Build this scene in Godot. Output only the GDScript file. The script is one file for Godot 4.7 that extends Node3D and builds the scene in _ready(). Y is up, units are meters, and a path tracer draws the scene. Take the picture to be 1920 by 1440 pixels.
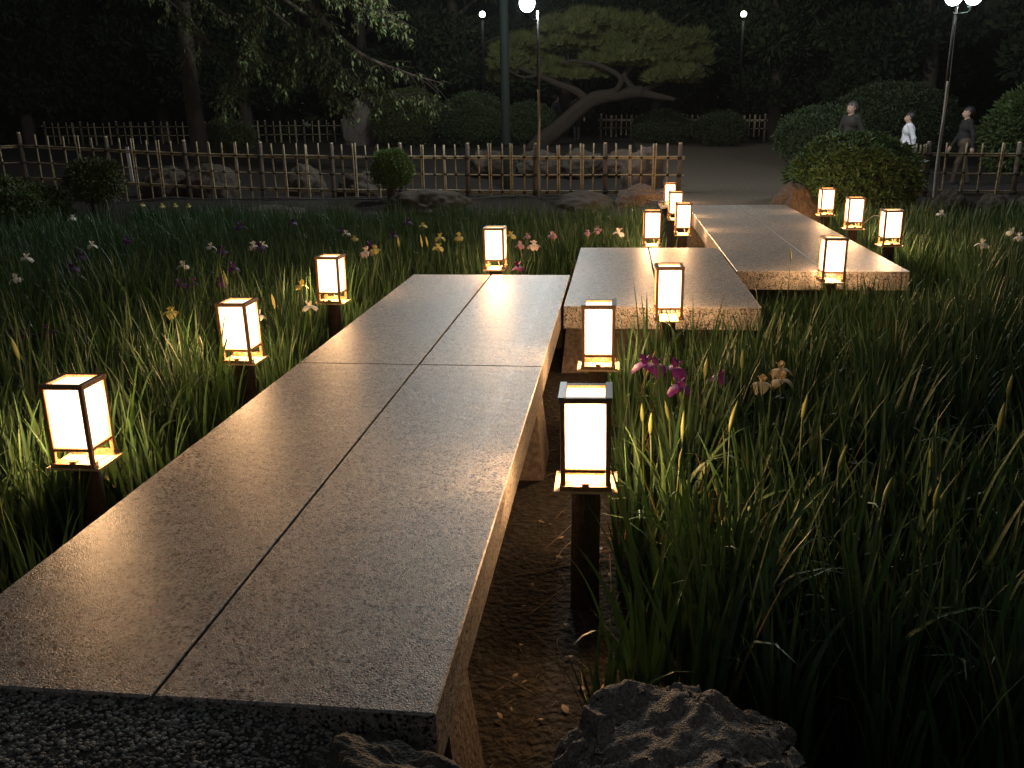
extends Node3D
# A granite plank bridge zigzagging through an iris bed at night, lit by paper lanterns.

const EYE := 1.45
const BED := -0.62
var rng := RandomNumberGenerator.new()
var fn := FastNoiseLite.new()
var used := {}
var M := {}
var ico := {}


func _ready() -> void:
	rng.seed = 20240611
	fn.seed = 7
	fn.frequency = 1.0
	fn.noise_type = FastNoiseLite.TYPE_SIMPLEX_SMOOTH
	fn.fractal_octaves = 3
	setup_camera()
	setup_air()
	make_materials()
	build_ground()
	build_bridge()
	build_lanterns()
	build_street_lamps()
	build_fences()
	build_rocks()
	build_shrubs()
	build_pine()
	build_cherry()
	build_woods()
	build_people()
	build_iris_beds()
	build_flowers()
	build_small_things()


# ---------------------------------------------------------------- camera, sky, exposure
func setup_camera() -> void:
	var cam := Camera3D.new()
	cam.name = "camera"
	add_child(cam)
	var yaw := 0.121830
	var pitch := -0.296241
	var roll := -0.0171437
	cam.basis = Basis(Vector3.UP, yaw) * Basis(Vector3.RIGHT, pitch) * Basis(Vector3.BACK, roll)
	cam.position = Vector3(0, EYE, 0)
	cam.fov = rad_to_deg(2.0 * atan(720.0 / 1634.487))
	cam.near = 0.05
	cam.far = 400.0
	cam.current = true


func setup_air() -> void:
	var we := WorldEnvironment.new()
	we.name = "world_environment"
	var env := Environment.new()
	env.background_mode = Environment.BG_SKY
	var sky := Sky.new()
	var sm := ProceduralSkyMaterial.new()
	sm.sky_top_color = Color(0.064, 0.065, 0.068).linear_to_srgb()
	sm.sky_horizon_color = Color(0.046, 0.046, 0.045).linear_to_srgb()
	sm.ground_bottom_color = Color(0.004, 0.004, 0.004).linear_to_srgb()
	sm.ground_horizon_color = Color(0.02, 0.02, 0.02).linear_to_srgb()
	sm.sky_curve = 0.2
	sky.sky_material = sm
	env.sky = sky
	env.background_energy_multiplier = 1.0
	env.tonemap_mode = Environment.TONE_MAPPER_LINEAR
	env.tonemap_exposure = 1.0
	env.fog_enabled = true
	env.fog_density = 0.0003
	env.fog_light_color = Color(0.75, 0.78, 0.80)
	env.sdfgi_enabled = true
	env.ssao_enabled = true
	env.ssil_enabled = true
	we.environment = env
	add_child(we)


# ---------------------------------------------------------------- helpers
func numbered(n: String) -> String:
	var k: int = used.get(n, 0)
	used[n] = k + 1
	return n if k == 0 else "%s_%03d" % [n, k]


func thing(called: String, label: String, category: String, at := Vector3.ZERO, group := "") -> Node3D:
	var o := Node3D.new()
	o.name = numbered(called)
	add_child(o)
	o.position = at
	o.set_meta("label", label)
	o.set_meta("category", category)
	if group != "":
		o.set_meta("group", group)
	return o


func part(called: String, mesh: Mesh, mat: Material, parent: Node, xf := Transform3D()) -> MeshInstance3D:
	var o := MeshInstance3D.new()
	o.name = called if parent != self else numbered(called)
	o.mesh = mesh
	if mat:
		o.material_override = mat
	parent.add_child(o, true)
	o.transform = xf
	return o


func tag(o: Node, label: String, category: String, group := "") -> void:
	o.set_meta("label", label)
	o.set_meta("category", category)
	if group != "":
		o.set_meta("group", group)


func begin(smooth := true) -> SurfaceTool:
	var st := SurfaceTool.new()
	st.begin(Mesh.PRIMITIVE_TRIANGLES)
	st.set_smooth_group(0 if smooth else -1)
	return st


func done(st: SurfaceTool) -> ArrayMesh:
	st.generate_normals()
	st.index()
	return st.commit()


func tri(st: SurfaceTool, a: Vector3, b: Vector3, c: Vector3) -> void:
	st.add_vertex(a)
	st.add_vertex(c)
	st.add_vertex(b)


func quad(st: SurfaceTool, a: Vector3, b: Vector3, c: Vector3, d: Vector3) -> void:
	tri(st, a, b, c)
	tri(st, a, c, d)


func box(st: SurfaceTool, c: Vector3, s: Vector3, b := Basis()) -> void:
	var h := s * 0.5
	var p: Array[Vector3] = []
	for k in 8:
		p.append(c + b * Vector3(h.x if k & 1 else -h.x, h.y if k & 2 else -h.y, h.z if k & 4 else -h.z))
	quad(st, p[4], p[5], p[7], p[6])
	quad(st, p[1], p[0], p[2], p[3])
	quad(st, p[5], p[1], p[3], p[7])
	quad(st, p[0], p[4], p[6], p[2])
	quad(st, p[6], p[7], p[3], p[2])
	quad(st, p[0], p[1], p[5], p[4])


# a bar with small chamfers along its length (axis: 0 x, 1 y, 2 z)
func bar(st: SurfaceTool, c: Vector3, s: Vector3, ch := 0.0025) -> void:
	var ax := 0
	if s.y > s.x and s.y > s.z:
		ax = 1
	elif s.z > s.x:
		ax = 2
	var u := Vector3.RIGHT
	var v := Vector3.UP
	var w := Vector3.BACK
	if ax == 0:
		u = Vector3.UP; v = Vector3.BACK; w = Vector3.RIGHT
	elif ax == 1:
		u = Vector3.BACK; v = Vector3.RIGHT; w = Vector3.UP
	var hu := absf(s.dot(u)) * 0.5
	var hv := absf(s.dot(v)) * 0.5
	var hw := absf(s.dot(w)) * 0.5
	var prof := [Vector2(hu, hv - ch), Vector2(hu - ch, hv), Vector2(ch - hu, hv), Vector2(-hu, hv - ch), Vector2(-hu, ch - hv), Vector2(ch - hu, -hv), Vector2(hu - ch, -hv), Vector2(hu, ch - hv)]
	for k in 8:
		var a: Vector2 = prof[k]
		var b: Vector2 = prof[(k + 1) % 8]
		var a0 := c + u * a.x + v * a.y - w * hw
		var b0 := c + u * b.x + v * b.y - w * hw
		quad(st, a0, b0, b0 + w * hw * 2.0, a0 + w * hw * 2.0)
		tri(st, c - w * hw, b0, a0)
		tri(st, c + w * hw, a0 + w * hw * 2.0, b0 + w * hw * 2.0)


func tube(st: SurfaceTool, pts: Array, radii: Array, n := 8, caps := true, rough := 0.0) -> void:
	var t0: Vector3 = (pts[1] - pts[0]).normalized()
	var side := t0.cross(Vector3.RIGHT if absf(t0.x) < 0.7 else Vector3.UP).normalized()
	var rings := []
	for k in pts.size():
		var d: Vector3
		if k == 0:
			d = pts[1] - pts[0]
		elif k == pts.size() - 1:
			d = pts[k] - pts[k - 1]
		else:
			d = pts[k + 1] - pts[k - 1]
		d = d.normalized()
		side = (side - d * side.dot(d)).normalized()
		var up := d.cross(side)
		var ring: Array[Vector3] = []
		for j in n:
			var a := TAU * j / n
			var r: float = radii[k]
			var q: Vector3 = pts[k] + (side * cos(a) + up * sin(a)) * r
			if rough > 0.0:
				q = pts[k] + (side * cos(a) + up * sin(a)) * r * (1.0 + rough * fn.get_noise_3dv(q * 6.0))
			ring.append(q)
		rings.append(ring)
	for k in rings.size() - 1:
		for j in n:
			var j2 := (j + 1) % n
			quad(st, rings[k][j], rings[k][j2], rings[k + 1][j2], rings[k + 1][j])
	if caps:
		for j in n:
			var j2 := (j + 1) % n
			tri(st, pts[0], rings[0][j2], rings[0][j])
			tri(st, pts[-1], rings[-1][j], rings[-1][j2])


func curve(pts: Array, steps: int) -> Array:
	var c := Curve3D.new()
	for k in pts.size():
		var a: Vector3 = pts[maxi(k - 1, 0)]
		var b: Vector3 = pts[mini(k + 1, pts.size() - 1)]
		var h := (b - a) / 6.0
		c.add_point(pts[k], -h, h)
	var out := []
	for k in steps + 1:
		var f := float(k) / steps * (pts.size() - 1)
		var seg := mini(int(f), pts.size() - 2)
		out.append(c.sample(seg, f - seg))
	return out


func taper(a: float, b: float, n: int) -> Array:
	var out := []
	for k in n:
		out.append(lerpf(a, b, float(k) / (n - 1)))
	return out


func sphere(level: int) -> Array:
	if ico.has(level):
		return ico[level]
	var v: Array[Vector3] = []
	var f: Array[int] = []
	if level == 0:
		var t := (1.0 + sqrt(5.0)) / 2.0
		for s in [[-1, t], [1, t], [-1, -t], [1, -t]]:
			v.append(Vector3(s[0], s[1], 0).normalized())
		for s in [[-1, t], [1, t], [-1, -t], [1, -t]]:
			v.append(Vector3(0, s[0], s[1]).normalized())
		for s in [[t, -1], [t, 1], [-t, -1], [-t, 1]]:
			v.append(Vector3(s[0], 0, s[1]).normalized())
		f.assign([0, 11, 5, 0, 5, 1, 0, 1, 7, 0, 7, 10, 0, 10, 11, 1, 5, 9, 5, 11, 4, 11, 10, 2, 10, 7, 6, 7, 1, 8, 3, 9, 4, 3, 4, 2, 3, 2, 6, 3, 6, 8, 3, 8, 9, 4, 9, 5, 2, 4, 11, 6, 2, 10, 8, 6, 7, 9, 8, 1])
	else:
		var low := sphere(level - 1)
		v.assign(low[0])
		var mid := {}
		var g: Array[int] = low[1]
		for k in range(0, g.size(), 3):
			var m: Array[int] = []
			for e in 3:
				var a := g[k + e]
				var b := g[k + (e + 1) % 3]
				var key := mini(a, b) * 1000000 + maxi(a, b)
				if not mid.has(key):
					mid[key] = v.size()
					v.append((v[a] + v[b]).normalized())
				m.append(mid[key])
			f.append_array([g[k], m[0], m[2], g[k + 1], m[1], m[0], g[k + 2], m[2], m[1], m[0], m[1], m[2]])
	ico[level] = [v, f]
	return ico[level]


# a closed lump: unit sphere pushed about by a function and scaled
func blob(level: int, shape: Callable) -> ArrayMesh:
	var s := sphere(level)
	var v: Array[Vector3] = []
	for p in s[0]:
		v.append(shape.call(p))
	var st := begin(true)
	var f: Array[int] = s[1]
	for p in v:
		st.add_vertex(p)
	for k in range(0, f.size(), 3):
		st.add_index(f[k])
		st.add_index(f[k + 2])
		st.add_index(f[k + 1])
	st.generate_normals()
	return st.commit()


func scatter(called: String, mesh: Mesh, mat: Material, xfs: Array, cols: Array, parent: Node) -> MultiMeshInstance3D:
	var mm := MultiMesh.new()
	mm.transform_format = MultiMesh.TRANSFORM_3D
	mm.use_colors = cols.size() > 0
	mm.mesh = mesh
	mm.instance_count = xfs.size()
	for k in xfs.size():
		mm.set_instance_transform(k, xfs[k])
		if cols.size():
			mm.set_instance_color(k, cols[k])
	var o := MultiMeshInstance3D.new()
	o.name = called if parent != self else numbered(called)
	o.multimesh = mm
	o.material_override = mat
	parent.add_child(o, true)
	o.set_meta("kind", "stuff")
	return o


func rv(a: float, b: float) -> float:
	return rng.randf_range(a, b)


func in_ball() -> Vector3:
	var p := Vector3(rv(-1, 1), rv(-1, 1), rv(-1, 1))
	while p.length() > 1.0:
		p = Vector3(rv(-1, 1), rv(-1, 1), rv(-1, 1))
	return p


func lin(r: float, g: float, b: float) -> Color:
	return Color(r, g, b).linear_to_srgb()


# ---------------------------------------------------------------- materials
func plain(r: float, g: float, b: float, rough := 0.8, spec := 0.5) -> StandardMaterial3D:
	var m := StandardMaterial3D.new()
	m.albedo_color = lin(r, g, b)
	m.roughness = rough
	m.metallic_specular = spec
	return m


func noise_bytes(kind: int, freq: float, size: int, oct := 1, ret := FastNoiseLite.RETURN_CELL_VALUE, sd := 1, seamless := false) -> PackedByteArray:
	var n := FastNoiseLite.new()
	n.noise_type = kind
	n.seed = sd
	n.frequency = freq
	n.cellular_return_type = ret
	n.cellular_jitter = 1.0
	n.fractal_type = FastNoiseLite.FRACTAL_FBM if oct > 1 else FastNoiseLite.FRACTAL_NONE
	n.fractal_octaves = oct
	var im: Image = n.get_seamless_image(size, size) if seamless else n.get_image(size, size)
	im.convert(Image.FORMAT_L8)
	return im.get_data()


func granite_maps() -> Array:
	var size := 1024
	var grain := noise_bytes(FastNoiseLite.TYPE_CELLULAR, 0.115, size, 1, FastNoiseLite.RETURN_CELL_VALUE, 3)
	var fine := noise_bytes(FastNoiseLite.TYPE_CELLULAR, 0.26, size, 1, FastNoiseLite.RETURN_CELL_VALUE, 5)
	var cloud := noise_bytes(FastNoiseLite.TYPE_SIMPLEX_SMOOTH, 0.012, size, 4, 0, 9, true)
	var pit := noise_bytes(FastNoiseLite.TYPE_SIMPLEX_SMOOTH, 0.15, size, 4, 0, 11, true)
	var col := PackedByteArray()
	col.resize(size * size * 3)
	var hgt := PackedByteArray()
	hgt.resize(size * size)
	for i in size * size:
		var g := grain[i]
		var f := fine[i]
		var c := (cloud[i] - 128) / 6
		var r := 150
		var gg := 147
		var b := 142
		if g < 30 or f < 16:
			r = 34; gg = 32; b = 32
		elif g < 84:
			r = 112; gg = 111; b = 110
		elif g < 120:
			r = 152; gg = 133; b = 123
		elif f > 225:
			r = 184; gg = 181; b = 176
		elif f < 40:
			r = 118; gg = 112; b = 106
		col[i * 3] = clampi(r + c, 0, 255)
		col[i * 3 + 1] = clampi(gg + c, 0, 255)
		col[i * 3 + 2] = clampi(b + c, 0, 255)
		var h := int(pit[i] * 0.72 + f * 0.2)
		if g < 26:
			h -= 22
		hgt[i] = clampi(h, 0, 255)
	var a := ImageTexture.create_from_image(Image.create_from_data(size, size, false, Image.FORMAT_RGB8, col))
	var d := ImageTexture.create_from_image(Image.create_from_data(size, size, false, Image.FORMAT_L8, hgt))
	return [a, d]


func noise_tex(freq: float, oct: int, ramp: Array, sd: int, size := 512, kind := FastNoiseLite.TYPE_SIMPLEX_SMOOTH) -> NoiseTexture2D:
	var n := FastNoiseLite.new()
	n.noise_type = kind
	n.seed = sd
	n.frequency = freq
	n.fractal_octaves = oct
	var t := NoiseTexture2D.new()
	t.noise = n
	t.width = size
	t.height = size
	t.seamless = true
	if ramp.size():
		var g := Gradient.new()
		var offs := PackedFloat32Array()
		var cols := PackedColorArray()
		for e in ramp:
			offs.append(e[0])
			cols.append(lin(e[1], e[2], e[3]))
		g.offsets = offs
		g.colors = cols
		t.color_ramp = g
	return t


func textured(ramp: Array, freq: float, scale: Vector3, bump: float, rough: float, sd: int, world := false, spec := 0.4) -> StandardMaterial3D:
	var m := StandardMaterial3D.new()
	m.albedo_texture = noise_tex(freq, 5, ramp, sd)
	m.uv1_triplanar = true
	m.uv1_world_triplanar = world
	m.uv1_scale = scale
	m.roughness = rough
	m.metallic_specular = spec
	if bump > 0.0:
		m.heightmap_enabled = true
		m.heightmap_texture = noise_tex(freq * 1.6, 5, [], sd + 50)
		m.heightmap_scale = bump
	return m


func leafy(r: float, g: float, b: float, back := 0.5, rough := 0.5) -> StandardMaterial3D:
	var m := plain(r, g, b, rough, 0.35)
	m.vertex_color_use_as_albedo = true
	m.albedo_color = Color.WHITE
	m.backlight_enabled = true
	m.backlight = Color(back, back, back * 0.7)
	M["tint_" + str(m.get_instance_id())] = Color(r, g, b)
	return m


func make_materials() -> void:
	var gm := granite_maps()
	var g := StandardMaterial3D.new()
	g.albedo_texture = gm[0]
	g.heightmap_enabled = true
	g.heightmap_texture = gm[1]
	g.heightmap_scale = 0.20
	g.uv1_triplanar = true
	g.uv1_scale = Vector3(0.95, 0.95, 0.95)
	g.uv1_triplanar_sharpness = 8.0
	g.roughness = 0.44
	g.metallic_specular = 0.5
	M.granite = g
	var gs: StandardMaterial3D = g.duplicate()
	gs.heightmap_scale = 0.06
	gs.roughness = 0.6
	gs.albedo_color = lin(0.95, 0.80, 0.70)
	M.granite_sawn = gs
	M.pier = textured([[0.2, 0.10, 0.08, 0.066], [0.5, 0.16, 0.13, 0.11], [0.8, 0.22, 0.18, 0.155]], 0.03, Vector3(1.2, 1.2, 1.2), 0.4, 0.85, 21)
	M.soil = textured([[0.2, 0.010, 0.009, 0.008], [0.5, 0.019, 0.0165, 0.014], [0.75, 0.034, 0.029, 0.024]], 0.04, Vector3(0.7, 0.7, 0.7), 1.6, 0.95, 31, true)
	(M.soil as StandardMaterial3D).vertex_color_use_as_albedo = true
	M.sand = textured([[0.2, 0.055, 0.043, 0.031], [0.5, 0.085, 0.068, 0.050], [0.8, 0.12, 0.097, 0.073]], 0.06, Vector3(0.5, 0.5, 0.5), 1.0, 0.95, 37, true)
	M.rock = textured([[0.15, 0.024, 0.020, 0.016], [0.45, 0.050, 0.042, 0.033], [0.65, 0.075, 0.063, 0.050], [0.85, 0.12, 0.10, 0.082]], 0.03, Vector3(2.2, 2.2, 2.2), 1.2, 0.8, 41)
	M.rock_stele = textured([[0.2, 0.08, 0.066, 0.056], [0.5, 0.16, 0.138, 0.12], [0.8, 0.25, 0.22, 0.195]], 0.03, Vector3(1.6, 1.6, 1.6), 2.0, 0.85, 46)
	M.rock_big = textured([[0.15, 0.05, 0.046, 0.042], [0.45, 0.14, 0.13, 0.118], [0.65, 0.21, 0.196, 0.178], [0.85, 0.32, 0.30, 0.27]], 0.05, Vector3(3.0, 3.0, 3.0), 0.9, 0.75, 44)
	M.rock_brown = textured([[0.15, 0.035, 0.026, 0.020], [0.5, 0.085, 0.060, 0.045], [0.85, 0.14, 0.10, 0.078]], 0.03, Vector3(1.4, 1.4, 1.4), 1.5, 0.85, 47)
	M.rock_dark = textured([[0.2, 0.03, 0.03, 0.028], [0.5, 0.065, 0.062, 0.056], [0.85, 0.13, 0.12, 0.10]], 0.04, Vector3(2.6, 2.6, 2.6), 1.0, 0.8, 43)
	M.frame = textured([[0.2, 0.12, 0.062, 0.030], [0.5, 0.20, 0.11, 0.055], [0.8, 0.27, 0.16, 0.085]], 0.02, Vector3(9, 1.2, 9), 0.05, 0.45, 53)
	M.plate = textured([[0.2, 0.40, 0.29, 0.17], [0.5, 0.52, 0.39, 0.24], [0.8, 0.60, 0.47, 0.30]], 0.02, Vector3(1.5, 8, 8), 0.03, 0.55, 57)
	M.cap = textured([[0.2, 0.30, 0.30, 0.29], [0.8, 0.45, 0.45, 0.44]], 0.03, Vector3(6, 6, 6), 0.03, 0.4, 59)
	M.log = textured([[0.2, 0.022, 0.015, 0.011], [0.5, 0.05, 0.033, 0.024], [0.8, 0.085, 0.058, 0.042]], 0.04, Vector3(7, 0.8, 7), 0.8, 0.85, 61)
	M.bamboo = textured([[0.2, 0.20, 0.165, 0.10], [0.5, 0.36, 0.30, 0.19], [0.8, 0.46, 0.39, 0.26]], 0.03, Vector3(2, 2, 2), 0.05, 0.5, 67)
	M.fence_post = textured([[0.2, 0.07, 0.055, 0.045], [0.5, 0.13, 0.105, 0.085], [0.8, 0.18, 0.15, 0.12]], 0.04, Vector3(5, 0.8, 5), 0.6, 0.85, 71)
	M.cut_wood = plain(0.42, 0.36, 0.27, 0.8)
	M.knot = plain(0.018, 0.015, 0.012, 0.9)
	M.bark = textured([[0.2, 0.045, 0.035, 0.027], [0.5, 0.11, 0.088, 0.068], [0.8, 0.19, 0.155, 0.12]], 0.05, Vector3(1.6, 0.9, 1.6), 4.0, 0.9, 73)
	M.bark_pine = textured([[0.25, 0.022, 0.017, 0.013], [0.5, 0.06, 0.047, 0.036], [0.8, 0.115, 0.09, 0.07]], 0.05, Vector3(1.6, 0.9, 1.6), 4.0, 0.9, 79)
	var p := StandardMaterial3D.new()
	p.albedo_color = lin(0.8, 0.74, 0.62)
	p.roughness = 0.9
	p.emission_enabled = true
	p.emission = lin(1.0, 0.80, 0.55)
	p.emission_energy_multiplier = 2.6
	M.paper = p
	var lamp := StandardMaterial3D.new()
	lamp.albedo_color = Color.WHITE
	lamp.emission_enabled = true
	lamp.emission = lin(0.90, 0.97, 1.0)
	lamp.emission_energy_multiplier = 14.0
	M.globe = lamp
	var warm: StandardMaterial3D = lamp.duplicate()
	warm.emission = lin(1.0, 1.0, 0.78)
	warm.emission_energy_multiplier = 8.0
	M.globe_far = warm
	M.black_steel = plain(0.008, 0.008, 0.008, 0.7, 0.2)
	M.steel = plain(0.010, 0.014, 0.012, 0.75, 0.2)
	M.pole_grey = textured([[0.2, 0.018, 0.018, 0.018], [0.8, 0.035, 0.035, 0.034]], 0.03, Vector3(5, 2, 5), 0.05, 0.5, 83)
	M.pole_pale = textured([[0.2, 0.22, 0.21, 0.19], [0.8, 0.34, 0.33, 0.30]], 0.03, Vector3(5, 2, 5), 0.05, 0.6, 89)
	M.cable = plain(0.10, 0.095, 0.085, 0.6)
	M.cord = plain(0.55, 0.52, 0.46, 0.5)
	M.white_board = plain(0.70, 0.70, 0.67, 0.6)
	M.pebble = textured([[0.2, 0.5, 0.5, 0.5], [0.8, 0.9, 0.9, 0.9]], 0.05, Vector3(12, 12, 12), 0.0, 0.7, 97)
	(M.pebble as StandardMaterial3D).vertex_color_use_as_albedo = true
	M.leaf = leafy(1, 1, 1, 0.5, 0.42)
	(M.leaf as StandardMaterial3D).metallic_specular = 0.4
	M.needle = leafy(1, 1, 1, 0.25, 0.6)
	M.foliage = leafy(1, 1, 1, 0.45, 0.5)
	M.wood_leaf = leafy(1, 1, 1, 0.3, 0.85)
	(M.wood_leaf as StandardMaterial3D).metallic_specular = 0.15
	M.bark_dark = plain(0.075, 0.060, 0.048, 0.9, 0.3)
	M.stem = plain(0.10, 0.15, 0.045, 0.5)
	M.bud = plain(0.20, 0.24, 0.07, 0.5)
	M.dry_leaf = plain(0.20, 0.145, 0.09, 0.7)
	M.dry_twig = plain(0.20, 0.15, 0.095, 0.8)


func petal_mat(r: float, g: float, b: float) -> StandardMaterial3D:
	var m := plain(r, g, b, 0.6, 0.3)
	m.backlight_enabled = true
	m.backlight = Color(r * 0.6, g * 0.6, b * 0.6)
	return m


# ---------------------------------------------------------------- ground
func ss(a: float, b: float, x: float) -> float:
	var t := clampf((x - a) / (b - a), 0.0, 1.0)
	return t * t * (3.0 - 2.0 * t)


func path_mask(x: float, z: float) -> float:
	var c := 2.0 + maxf(0.0, -15.0 - z) * 0.09
	var w := 1.15 + maxf(0.0, -15.0 - z) * 0.10
	return 1.0 - ss(w, w + 0.7, absf(x - c))


func gh(x: float, z: float) -> float:
	var pm := path_mask(x, z)
	var wob := 0.35 * fn.get_noise_2d(x * 0.35, 4.0)
	var t := lerpf(1.0 - ss(-16.9, -14.9, z + wob), 1.0 - ss(-15.16, -14.7, z), pm)
	var y := lerpf(BED + 0.035 * fn.get_noise_2d(x * 0.8, z * 0.8), lerpf(-0.10, -0.03, pm), t)
	var rise := 1.0 - ss(-36.0, -18.5, z)
	y += rise * lerpf(0.72, 0.42, ss(-2.0, 4.0, x))
	y += t * (1.0 - pm) * 0.07 * fn.get_noise_2d(x * 0.5, z * 0.5)
	return y


func build_ground() -> void:
	var xs: Array[float] = [-160.0, -110.0, -75.0, -50.0, -36.0, -28.0, -22.0, -18.0]
	var x := -15.0
	while x < 12.0:
		xs.append(x)
		x += 0.3
	xs.append_array([12.0, 14.0, 17.0, 21.0, 27.0, 36.0, 50.0, 75.0, 110.0, 160.0])
	var zs: Array[float] = [60.0, 30.0, 15.0, 8.0, 4.0, 2.0]
	var z := 0.0
	while z > -14.2:
		zs.append(z)
		z -= 0.4
	z = -14.2
	while z > -20.0:
		zs.append(z)
		z -= 0.16
	while z > -46.0:
		zs.append(z)
		z -= 1.0
	zs.append_array([-46.0, -52.0, -60.0, -75.0, -100.0, -140.0, -200.0])
	var st := begin(true)
	for k in zs.size():
		for j in xs.size():
			var px := xs[j]
			var pz := zs[k]
			var dry := 1.0 - ss(-16.6, -15.2, pz)
			var n := fn.get_noise_2d(px * 1.3 + 9.0, pz * 1.3)
			var pale := dry * clampf(0.75 + n * 0.6, 0.0, 1.0)
			# banked and trodden earth behind the bed is a drier, sandier soil than the bed
			st.set_color(Color(1, 1, 1).lerp(Color(5.4, 4.2, 3.1), pale))
			st.add_vertex(Vector3(px, gh(px, pz), pz))
	var w := xs.size()
	for k in zs.size() - 1:
		for j in w - 1:
			var a := k * w + j
			for i in [a, a + w, a + 1, a + 1, a + w, a + w + 1]:
				st.add_index(i)
	st.generate_normals()
	var o := part("ground", st.commit(), M.soil, self)
	o.set_meta("kind", "structure")
	o.set_meta("label", "dark garden soil under the iris bed and the banks behind it")
	# sandy path from the far end of the bridge to the back of the garden
	var sp := begin(true)
	var rows := 46
	var cols := 14
	for k in rows + 1:
		var pz := -15.13 - k * 0.42
		var c := 2.0 + (-15.0 - pz) * 0.09
		var hw := 1.25 + (-15.0 - pz) * 0.10
		for j in cols + 1:
			var f := float(j) / cols * 2.0 - 1.0
			var edge := 0.18 * fn.get_noise_2d(pz * 0.9, f * 3.0 + 20.0) * absf(f)
			var px := c + f * (hw + edge)
			sp.add_vertex(Vector3(px, gh(px, pz) + 0.012, pz))
	for k in rows:
		for j in cols:
			var a := k * (cols + 1) + j
			for i in [a, a + cols + 1, a + 1, a + 1, a + cols + 1, a + cols + 2]:
				sp.add_index(i)
	sp.generate_normals()
	var so := part("path", sp.commit(), M.sand, self)
	so.set_meta("kind", "structure")
	so.set_meta("label", "pale sandy path leading away from the far end of the bridge")
	# raised gravel terrace that the near end of the bridge rests on
	var gt := begin(true)
	var gx := 40
	var gz := 24
	for k in gz + 1:
		for j in gx + 1:
			var px := lerpf(-7.0, -0.52, pow(float(j) / gx, 0.6))
			var pz := lerpf(-1.86, 6.0, pow(float(k) / gz, 2.0))
			gt.add_vertex(Vector3(px, terrace(px, pz), pz))
	for k in gz:
		for j in gx:
			var a := k * (gx + 1) + j
			for i in [a, a + 1, a + gx + 1, a + 1, a + gx + 2, a + gx + 1]:
				gt.add_index(i)
	gt.generate_normals()
	var go := part("gravel_ground", gt.commit(), M.rock_dark, self)
	go.set_meta("kind", "structure")
	go.set_meta("label", "dark ground of the gravel terrace at the near end of the bridge")
	var peb: Array = []
	var cl: Array = []
	for k in 20000:
		var px := rv(-3.2, -0.5)
		var pz := -1.86 + 1.1 * pow(rng.randf(), 1.6)
		var s := rv(0.0035, 0.0075)
		if rng.randf() < 0.06:
			s *= 1.35
		var b := Basis.from_euler(Vector3(rv(-0.5, 0.5), rv(0, TAU), rv(-0.5, 0.5))).scaled(Vector3(s, s * 0.65, s * rv(0.75, 1.0)))
		peb.append(Transform3D(b, Vector3(px, terrace(px, pz) + rv(-0.002, 0.006), pz)))
		var v := rv(0.09, 0.46)
		var w2 := rv(0.9, 1.06)
		cl.append(Color(v * w2, v, v * (1.9 - w2)))
	var pm := blob(1, func(p: Vector3) -> Vector3: return p * (1.0 + 0.16 * fn.get_noise_3dv(p * 1.3)))
	var po := scatter("gravel", pm, M.pebble, peb, cl, self)
	po.set_meta("label", "loose grey gravel at the near end of the bridge")
	po.set_meta("category", "gravel")


func terrace(x: float, z: float) -> float:
	return -0.022 - 0.07 * ss(-1.1, -0.5, x) + 0.006 * fn.get_noise_2d(x * 4.0, z * 4.0) - 0.3 * ss(-0.62, -0.5, x)


# ---------------------------------------------------------------- bridge
func slab_mesh(w: float, l: float, t: float, sd: float) -> ArrayMesh:
	# runs along -z from z = 0, x from 0 to w, top at y = 0; arrises worn and slightly chipped
	var st := begin(false)
	var steps := maxi(8, int(l / 0.035))
	var top := 10
	var prev: Array[Vector3] = []
	for k in steps + 3:
		var end := k == 0 or k == steps + 2
		var z := clampf((k - 1) / float(steps), 0.0, 1.0) * (l - 0.012) + 0.006
		if k == 0:
			z = 0.0
		elif k == steps + 2:
			z = l
		var d := 0.006 if end else 0.0
		var c1 := 0.004 + 0.0035 * absf(fn.get_noise_2d(z * 9.0, sd)) + 0.012 * maxf(0.0, fn.get_noise_2d(z * 5.0, sd + 30.0) - 0.42)
		var c2 := 0.004 + 0.0035 * absf(fn.get_noise_2d(z * 9.0, sd + 11.0)) + 0.012 * maxf(0.0, fn.get_noise_2d(z * 5.0, sd + 60.0) - 0.42)
		var ring: Array[Vector3] = [Vector3(d, -t + d, -z), Vector3(w - d, -t + d, -z), Vector3(w - d, -c2 - d, -z)]
		for j in top + 1:
			var f := float(j) / top
			var px := lerpf(w - c2 - d, c1 + d, f)
			ring.append(Vector3(px, 0.0012 * fn.get_noise_2d(px * 5.0 + sd, z * 5.0) - d, -z))
		ring.append(Vector3(d, -c1 - d, -z))
		if k > 0:
			for j in ring.size():
				var j2 := (j + 1) % ring.size()
				quad(st, prev[j], prev[j2], ring[j2], ring[j])
		if end:
			var mid := Vector3(w * 0.5, -t * 0.5, -z)
			for j in ring.size():
				var j2 := (j + 1) % ring.size()
				if k == 0:
					tri(st, mid, ring[j2], ring[j])
				else:
					tri(st, mid, ring[j], ring[j2])
		prev = ring
	st.generate_normals()
	return st.commit()


func pier_mesh(w: float, d: float, h: float) -> ArrayMesh:
	var st := begin(false)
	var flare := 0.05
	var p: Array[Vector3] = []
	for y in [0.0, -h]:
		var e := 0.0 if y == 0.0 else flare
		p.append_array([Vector3(-e, y, e), Vector3(w + e, y, e), Vector3(w + e, y, -d - e), Vector3(-e, y, -d - e)])
	quad(st, p[0], p[1], p[2], p[3])
	for j in 4:
		var j2 := (j + 1) % 4
		quad(st, p[j + 4], p[j2 + 4], p[j2], p[j])
	st.generate_normals()
	return st.commit()


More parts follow.
